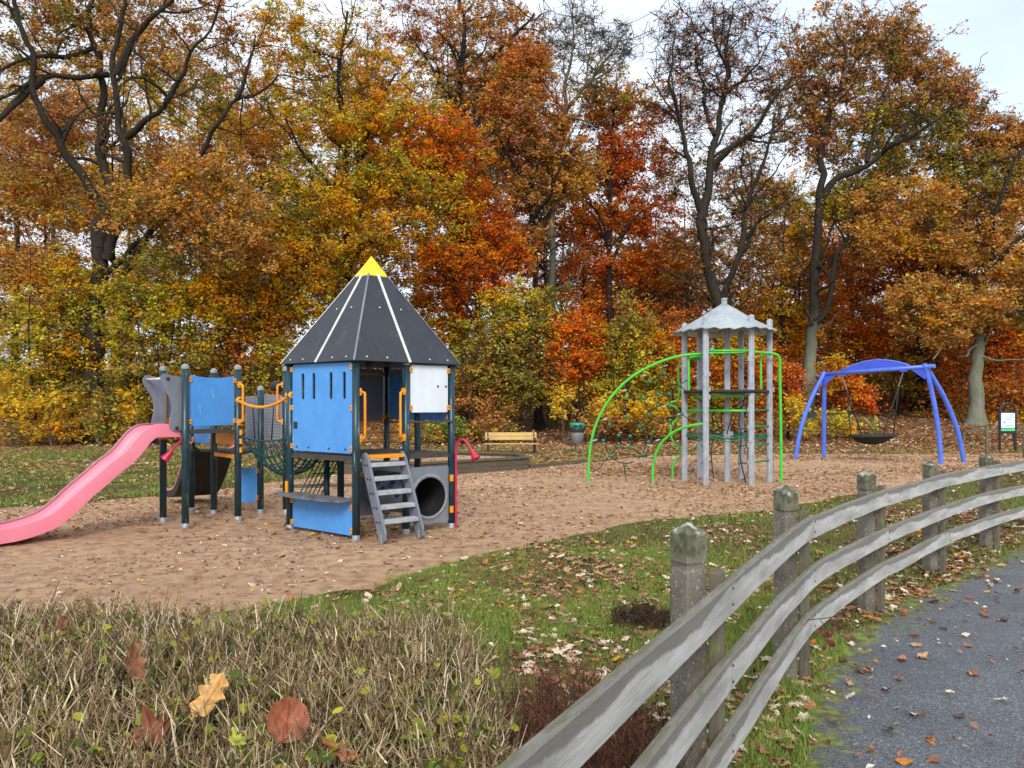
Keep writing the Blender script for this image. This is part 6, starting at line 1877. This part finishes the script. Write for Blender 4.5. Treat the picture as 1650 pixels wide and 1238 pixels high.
def undergrowth():
    """far brambles and leaf-hung brush between the trunks: one mass, nobody could count it"""
    rng = np.random.default_rng(9)
    n = 2600
    y = rng.uniform(37, 62, n); x = rng.uniform(-1, 1, n) * (.72 * y)
    h = (1.2 + 2.6 * np.clip(.4 + fbm(x, y, .22, 2, 33), 0, 1)) * np.where(x > 12, 1.25, 1.0)
    keep = ~((x > 15) & (x < 21.5) & (y < 46)); x, y, h = x[keep], y[keep], h[keep]; n = len(x)
    z0 = hills(x, y)
    names = np.where(x > 8, rng.choice(['rust', 'red', 'brown', 'rust'], n), rng.choice(['brown', 'olive', 'ochre', 'olive', 'gold'], n))
    idx = np.repeat(np.arange(n), 42); m = len(idx)
    P = np.stack([x[idx] + rng.normal(0, .7, m), y[idx] + rng.normal(0, .6, m), z0[idx] + h[idx] * rng.uniform(.02, 1, m)], 1)
    global RNG
    keepR = RNG; RNG = rng
    v, f = quads(P, rng.uniform(.14, .30, m), .6, .6, .16); RNG = keepR
    c = np.empty((m, 3))
    for k in set(names):
        mk = names[idx] == k; c[mk] = PAL[k][rng.integers(0, len(PAL[k]), mk.sum())]
    c *= rng.uniform(.55, 1.0, (m, 1))
    polys = []
    for i in range(0, n, 2):
        b = np.array([x[i], y[i], z0[i] - .1]); e = b + np.array([rng.normal(0, .4), rng.normal(0, .4), h[i] * 1.15])
        polys.append((np.stack([b, (b + e) / 2 + rng.normal(0, .12, 3), e]), np.array([.03, .022, .01])))
    v2, f2 = tubes_np(polys, 3)
    V_ = np.concatenate([v, v2]); F_2 = np.concatenate([f, f2 + len(v)])
    C2 = np.concatenate([c, np.tile(np.array(srgb(60, 52, 44)), (len(f2), 1))])
    o = bpy.data.objects.new('undergrowth', np_mesh('undergrowth', V_, F_2, M['leaf'], cols=C2)); link(o)
    tag(o, 'far brown and rusty undergrowth between the trunks of the wood', kind='stuff')


undergrowth()

# ------------------------------------------------------------------ clipped hedge in the foreground
HEDGE = [(-4.2, .55), (-.62, .55), (-.40, 1.05), (-.06, 1.62), (-.02, 2.0), (-.10, 2.5), (-.16, 2.72), (-1.2, 2.80), (-2.4, 2.86), (-4.2, 2.95)]


def hedge():
    rng = np.random.default_rng(77)
    root = thing('hedge', 'clipped bare-twigged brown hedge with a few yellow-green leaves, left of the fence', 'hedge', (-1.5, 1.8, 0))
    b0 = np.array([-1.5, 1.8, 0])
    def top(x, y): return .885 + .03 * fbm(x, y, 2.2, 2, 91) - .10 * np.clip(.12 - sdist(x, y, HEDGE), 0, .12) / .12
    def pts(n):
        x = rng.uniform(-4.0, .0, n); y = rng.uniform(.55, 2.95, n)
        k = sdist(x, y, HEDGE) > .0
        return x[k], y[k]
    vs, fs, cs, base = [], [], [], 0
    def twigs(n, zlo, zhi, l0, l1, r0, lean, colr):
        nonlocal base
        x, y = pts(n); m = len(x)
        zt = top(x, y)
        z = zt - rng.uniform(zlo, zhi, m)
        l = rng.uniform(l0, l1, m)
        sd = sdist(x, y, HEDGE)
        d = rng.normal(0, lean, (m, 3)); d[:, 2] = 1; d /= np.linalg.norm(d, axis=1)[:, None]
        over = z + d[:, 2] * l - zt
        l = np.where(over > .035, np.maximum(.05, l - over + rng.uniform(-.02, .05, m)), l)
        P0 = np.stack([x, y, z], 1); 
        P1_ = P0 + d * (l * .5)[:, None] + rng.normal(0, .010, (m, 3))
        P2_ = P0 + d * l[:, None] + rng.normal(0, .018, (m, 3))
        R = r0 * rng.uniform(.6, 1.3, m)
        ang = np.arange(3) * 2 * PI / 3
        ring = np.stack([np.cos(ang), np.sin(ang), 0 * ang], 1)
        v = np.concatenate([(P[:, None] + ring[None] * (R * s)[:, None, None]) for P, s in ((P0, 1.0), (P1_, .8), (P2_, .35))], 1)
        f = []
        for a in (0, 3):
            for k in range(3): f.append([a + k, a + (k + 1) % 3, a + 3 + (k + 1) % 3, a + 3 + k])
        F = (np.array(f)[None] + (np.arange(m) * 9)[:, None, None]).reshape(-1, 4) + base
        base += m * 9
        pal = np.array([srgb(*c) for c in colr]); c = pal[rng.integers(0, len(pal), m)] * rng.uniform(.75, 1.2, (m, 1))
        vs.append(v.reshape(-1, 3)); fs.append(F); cs.append(np.repeat(c, 6, 0))
        return P2_, P1_
    pale = [(202, 178, 136), (172, 146, 108), (228, 208, 172), (144, 118, 90), (184, 164, 122), (152, 134, 92), (128, 108, 84)]
    mid = [(118, 98, 72), (88, 74, 56), (138, 120, 86)]
    t1, m1 = twigs(26000, .02, .16, .05, .13, .0027, .38, pale)
    t2, m2 = twigs(20000, .10, .40, .12, .28, .0036, .5, mid + pale[1:3])
    twigs(5000, .35, .85, .2, .45, .006, .35, mid)
    twigs(700, .0, .05, .06, .12, .0024, .35, [(96, 74, 70), (120, 100, 86), (110, 84, 80)])
    # spurs forking off the twigs
    for src, nsp, ll in ((m1, 34000, .045), (m2, 16000, .06)):
        k = rng.integers(0, len(src), nsp); P0 = src[k] + rng.normal(0, .003, (nsp, 3))
        d = rng.normal(0, .75, (nsp, 3)); d[:, 2] = np.abs(d[:, 2]) * .5 + .55; d /= np.linalg.norm(d, axis=1)[:, None]
        e = P0 + d * (ll * rng.uniform(.4, 1.3, nsp))[:, None]
        ang = np.arange(3) * 2 * PI / 3; ring = np.stack([np.cos(ang), np.sin(ang), 0 * ang], 1)
        v = np.concatenate([P0[:, None] + ring[None] * .0019, e[:, None] + ring[None] * .0011], 1)
        F = (np.array([[i, (i + 1) % 3, 3 + (i + 1) % 3, 3 + i] for i in range(3)])[None] + (np.arange(nsp) * 6)[:, None, None]).reshape(-1, 4) + base
        base += nsp * 6
        pal = np.array([srgb(*c) for c in pale + mid]); c = pal[rng.integers(0, len(pal), nsp)] * rng.uniform(.75, 1.2, (nsp, 1))
        vs.append(v.reshape(-1, 3)); fs.append(F); cs.append(np.repeat(c, 3, 0))
    me = np_mesh('twigs', np.concatenate(vs) - b0, np.concatenate(fs), M['twig'], cols=np.concatenate(cs), smooth=True)
    o = bpy.data.objects.new('twigs', me); COL.objects.link(o); o.parent = root; o['kind'] = 'stuff'
    # small leaves
    sel = np.concatenate([t1[rng.integers(0, len(t1), 11000)] - np.array([0, 0, .03]), m2[rng.integers(0, len(m2), 42000)]])
    P = sel + rng.normal(0, .006, sel.shape)
    v, f, k = lobed(P, rng.uniform(.016, .042, len(P)), .8, OVAL, .4)
    pal = np.array([srgb(*c) for c in ((176, 178, 52), (140, 152, 52), (106, 124, 50), (196, 192, 70), (122, 104, 56), (90, 106, 44), (150, 120, 74))])
    c = pal[rng.choice(7, len(P), p=[.13, .15, .2, .06, .2, .16, .1])] * rng.uniform(.8, 1.15, (len(P), 1))
    o = bpy.data.objects.new('foliage', np_mesh('foliage', v - b0, f, M['leaf'], cols=np.repeat(c, k, 0))); COL.objects.link(o); o.parent = root; o['kind'] = 'stuff'


hedge()


_ts = np.linspace(0, 1, 26)
_w = .40 * np.sin(PI * np.clip(_ts * .93 + .05, 0, 1)) ** .7 * (.76 + .24 * np.cos(2 * PI * (_ts * 3.4 + .1)))
BIGOAK = [(w, t - .5) for t, w in zip(_ts, _w)] + [(-w * .92, t - .5 + .02) for t, w in zip(_ts[::-1][1:-1], _w[::-1][1:-1])]


def single_leaf(px, py, z, size, shape, c, label, rot, curl=.5, c2=None):
    """a dry leaf caught on the hedge top"""
    Y = (EYE - z) * FPX / (py - HY); p = V((px - HX) / FPX * Y, Y, z)
    n = 1; sh = np.array(spline([V(a, b, 0) for a, b in shape], 3, True))[:, :2]
    rr = np.hypot(sh[:, 0], sh[:, 1]); kk = len(sh)
    vs = [(0, 0, 0)] + [(s[0] * size * .5, s[1] * size * .5, 0) for s in sh] + [(s[0] * size, s[1] * size, curl * size * (r ** 2) + .05 * size * math.sin(9 * a)) for s, r, a in zip(sh, rr, np.linspace(0, 6.28, kk))]
    fs = [(0, 1 + i, 1 + (i + 1) % kk) for i in range(kk)] + [(1 + i, 1 + kk + i, 1 + kk + (i + 1) % kk, 1 + (i + 1) % kk) for i in range(kk)]
    m = MB(); m.add(vs, fs, 0, True)
    m.tube([(0, -.55 * size, .0), (0, -.8 * size, .02 * size)], .0018, 5)
    m.tube([(0, -.5 * size, .003), (0, 0, .0015), (0, .45 * size, .004 + curl * size * .15)], .0012, 4)
    o = m.build('dry_leaf', leaf_mat('dry_leaf_' + str(px), c, 45))
    o.location = p; o.rotation_euler = rot
    return tag(o, label, 'leaf', 'dry leaves caught on the hedge')


single_leaf(338, 1125, .90, .125, BIGOAK, srgb(216, 164, 92), 'pale yellow-brown lobed oak leaf lying on the hedge top', (.75, .1, -.5), .5)
single_leaf(462, 1165, .893, .10, [(0, -.5), (.3, -.38), (.46, -.1), (.42, .2), (.25, .4), (0, .5), (-.25, .4), (-.42, .2), (-.46, -.1), (-.3, -.38)], srgb(166, 92, 58), 'round copper-brown leaf stuck in the hedge twigs', (.9, .15, .4), .9)
single_leaf(215, 1076, .897, .125, OVAL, srgb(166, 108, 70), 'folded tan leaf on the hedge left of the oak leaf', (.9, .5, 1.2), .8)
single_leaf(245, 1180, .885, .11, MAPLE, srgb(140, 78, 44), 'crumpled dark orange leaf low in the hedge', (.9, -.4, .2), .9)
single_leaf(545, 1212, .88, .09, OVAL, srgb(184, 112, 62), 'narrow orange-brown leaf near the bottom of the hedge', (.6, -.3, 1.9), .5)
single_leaf(100, 1005, .92, .05, OVAL, srgb(130, 74, 50), 'small reddish leaf on the far side of the hedge top', (1.0, .3, .6), .5)
single_leaf(380, 1190, .90, .05, MAPLE, srgb(186, 190, 64), 'small fresh yellow-green leaf on the hedge beside the round copper leaf', (.7, .2, .9), .3)

# ------------------------------------------------------------------ red-brown dead plants behind the near rail
def stalks(name, label, cx, cy, rx, ry, n, h0, h1, cols, group=None, rad=.0022, leafy=0):
    rng = np.random.default_rng(int(cx * 100) + 900)
    root = thing(name, label, 'plant', (cx, cy, 0), group)
    a = rng.uniform(0, 2 * PI, n); r = np.sqrt(rng.uniform(0, 1, n)); x = cx + rx * r * np.cos(a); y = cy + ry * r * np.sin(a)
    z = under(x, y); h = rng.uniform(h0, h1, n) * (1 - .35 * r)
    polys = []
    pal = np.array([srgb(*c) for c in cols]); cc = []
    for i in range(n):
        l = np.array([rng.normal(0, .18) + .3 * (x[i] - cx), rng.normal(0, .18) + .3 * (y[i] - cy), 1]) * h[i]
        b = np.array([x[i], y[i], z[i]]); e = b + l
        polys.append((np.stack([b, b + l * .5 + rng.normal(0, .012, 3), e]), np.array([rad, rad * .8, rad * .4]))); cc.append(pal[rng.integers(0, len(pal))])
        for _ in range(rng.integers(3, 7)):
            t = rng.uniform(.35, 1.0); q = b + l * t; d = np.array([rng.normal(0, .7), rng.normal(0, .7), 1.0]); d *= rng.uniform(.03, .10) / np.linalg.norm(d)
            polys.append((np.stack([q, q + d]), np.array([rad * .7, rad * .45]))); cc.append(pal[rng.integers(0, len(pal))])
    v, f = tubes_np(polys, 3)
    nf = np.array([(len(p) - 1) * 3 for p, _ in polys]); c = np.repeat(np.array(cc) , nf, 0)
    o = bpy.data.objects.new('stems', np_mesh('stems', v - np.array([cx, cy, 0]), f, M['twig'], cols=c, smooth=True)); COL.objects.link(o); o.parent = root; o['kind'] = 'stuff'
    if leafy:
        k = rng.integers(0, len(polys), leafy); P = np.array([polys[i][0][-1] for i in k]) + rng.normal(0, .008, (leafy, 3))
        vv, ff = quads(P, rng.uniform(.012, .03, leafy), .8, .5, .2)
        cl_ = pal[rng.integers(0, len(pal), leafy)] * rng.uniform(.8, 1.3, (leafy, 1))
        o = bpy.data.objects.new('dead_foliage', np_mesh('dead_foliage', vv - np.array([cx, cy, 0]), ff, M['leaf'], cols=cl_)); COL.objects.link(o); o.parent = root; o['kind'] = 'stuff'


DR = [(92, 54, 46), (110, 66, 54), (74, 44, 38), (132, 90, 68), (104, 74, 58)]
stalks('dead_shrub', 'dark red-brown dead shrub between the hedge end and the nearest fence post', .24, 3.2, .42, .64, 620, .24, .52, DR, None, .0024, 1500)
stalks('dead_shrub', 'thin brown dead stems behind the lowest part of the near fence rails', .46, 2.72, .18, .35, 170, .2, .42, DR[:2] + [(120, 84, 60)], None, .0024, 300)
stalks('leaf_heap', 'dark heap of withered leaves and stems in the grass left of the nearest post', .93, 5.55, .20, .20, 110, .05, .16, [(78, 60, 46), (100, 78, 58), (62, 48, 38)], None, .003, 1100)

# leafy red twig hanging over the lowest rail
p0 = at(1304, 1004, 4.27)
tw = thing('leafy_twig', 'dead twig with red-brown and orange leaves caught on the lowest fence rail', 'twig', p0)
m = MB(); m.tube(spline([p0 + V(-.06, 0, .0), p0 + V(.0, -.01, .02), p0 + V(.07, -.02, .03), p0 + V(.14, -.03, .045)], 4), .0025, 5)
m.tube(spline([p0 + V(.05, -.02, .025), p0 + V(.07, -.05, -.01), p0 + V(.08, -.06, -.05)], 4), .002, 5); m.build('stem', M['bark_dark'], tw)
lred, lor = leaf_mat('twig_leaf_red', srgb(112, 50, 38)), leaf_mat('twig_leaf_orange', srgb(208, 110, 36))
for dx, dz, s, mt, r in ((.03, -.03, .07, lred, (1.2, .3, .4)), (.08, -.05, .08, lred, (1.4, -.4, 2.9)), (.10, -.10, .075, lred, (1.3, .6, 3.3)), (.00, -.09, .06, lor, (1.3, .3, 3.0)), (.12, -.02, .06, lred, (1.0, -.5, 1.2)), (.06, -.12, .05, lred, (1.5, .1, 2.6))):
    v, f, _ = lobed(np.zeros((1, 3)), np.array([s * .8]), .25, OVAL, 1.1)
    me = np_mesh('leaf', v, f, mt, smooth=True); o = bpy.data.objects.new('leaf', me); COL.objects.link(o); o.parent = tw; o.location = (dx, -.055, dz); o.rotation_euler = r

# ------------------------------------------------------------------ daylight under thin cloud, camera
SUN_EL, SUN_AZ = math.radians(36), math.radians(180)     # azimuth: from +Y clockwise; the sun stands behind the viewer's left
w = bpy.data.worlds.new('World'); S.world = w; w.use_nodes = True
nt = w.node_tree; L = nt.links.new; bg = nt.nodes['Background']
sky = N(nt, 'ShaderNodeTexSky'); sky.sky_type = 'NISHITA'; sky.sun_disc = False
sky.sun_elevation = SUN_EL; sky.sun_rotation = SUN_AZ; sky.air_density = 1.0; sky.dust_density = 1.2
tc = N(nt, 'ShaderNodeTexCoord')
mp = N(nt, 'ShaderNodeMapping'); mp.inputs['Scale'].default_value = (1, 1, 1.8); mp.inputs['Location'].default_value = (.35, .1, .0)
L(tc.outputs['Generated'], mp.inputs[0])
nz = N(nt, 'ShaderNodeTexNoise', i_Scale=1.7, i_Detail=7, i_Roughness=.55); L(mp.outputs[0], nz.inputs['Vector'])
nz2 = N(nt, 'ShaderNodeTexNoise', i_Scale=3.5, i_Detail=6, i_Roughness=.6); L(mp.outputs[0], nz2.inputs['Vector'])
cl = mixc(nt, ramp(nt, nz2.outputs[0], [(.35, 0), (.7, 1)]), (6.2, 6.55, 6.9), (4.7, 5.3, 6.1))
fac = ramp(nt, nz.outputs[0], [(.33, .62), (.52, .97)])
blue = mixc(nt, 1.0, sky.outputs[0], (1.5, 1.6, 1.75), 'MULTIPLY')
L(mixc(nt, fac, blue, cl), bg.inputs['Color'])
bg.inputs['Strength'].default_value = .10
sl = bpy.data.lights.new('sun', 'SUN'); sl.energy = 1.5; sl.angle = math.radians(22); sl.color = (1, .96, .90)
so_ = bpy.data.objects.new('sun', sl); COL.objects.link(so_)
dvec = V(math.sin(SUN_AZ) * math.cos(SUN_EL), math.cos(SUN_AZ) * math.cos(SUN_EL), math.sin(SUN_EL))
so_.rotation_euler = dvec.to_track_quat('Z', 'Y').to_euler(); so_.location = dvec * 60
cam = bpy.data.cameras.new('camera'); co = bpy.data.objects.new('camera', cam); COL.objects.link(co)
co.location = (0, 0, EYE); co.rotation_euler = (PI / 2, 0, 0)
cam.sensor_width = 36; cam.lens = FPX / 1650 * 36; cam.shift_y = (HY - 619) / 1650
cam.clip_start = .05; cam.clip_end = 2000
S.camera = co
S.render.resolution_x, S.render.resolution_y = 1024, 768
S.view_settings.view_transform = 'Standard'; S.view_settings.look = 'None'; S.view_settings.exposure = .86; S.view_settings.gamma = 1
S.cycles.max_bounces = 8; S.cycles.diffuse_bounces = 3; S.cycles.transmission_bounces = 4; S.cycles.use_denoising = True
try: S.cycles.denoiser = 'OPENIMAGEDENOISE'
except Exception: pass
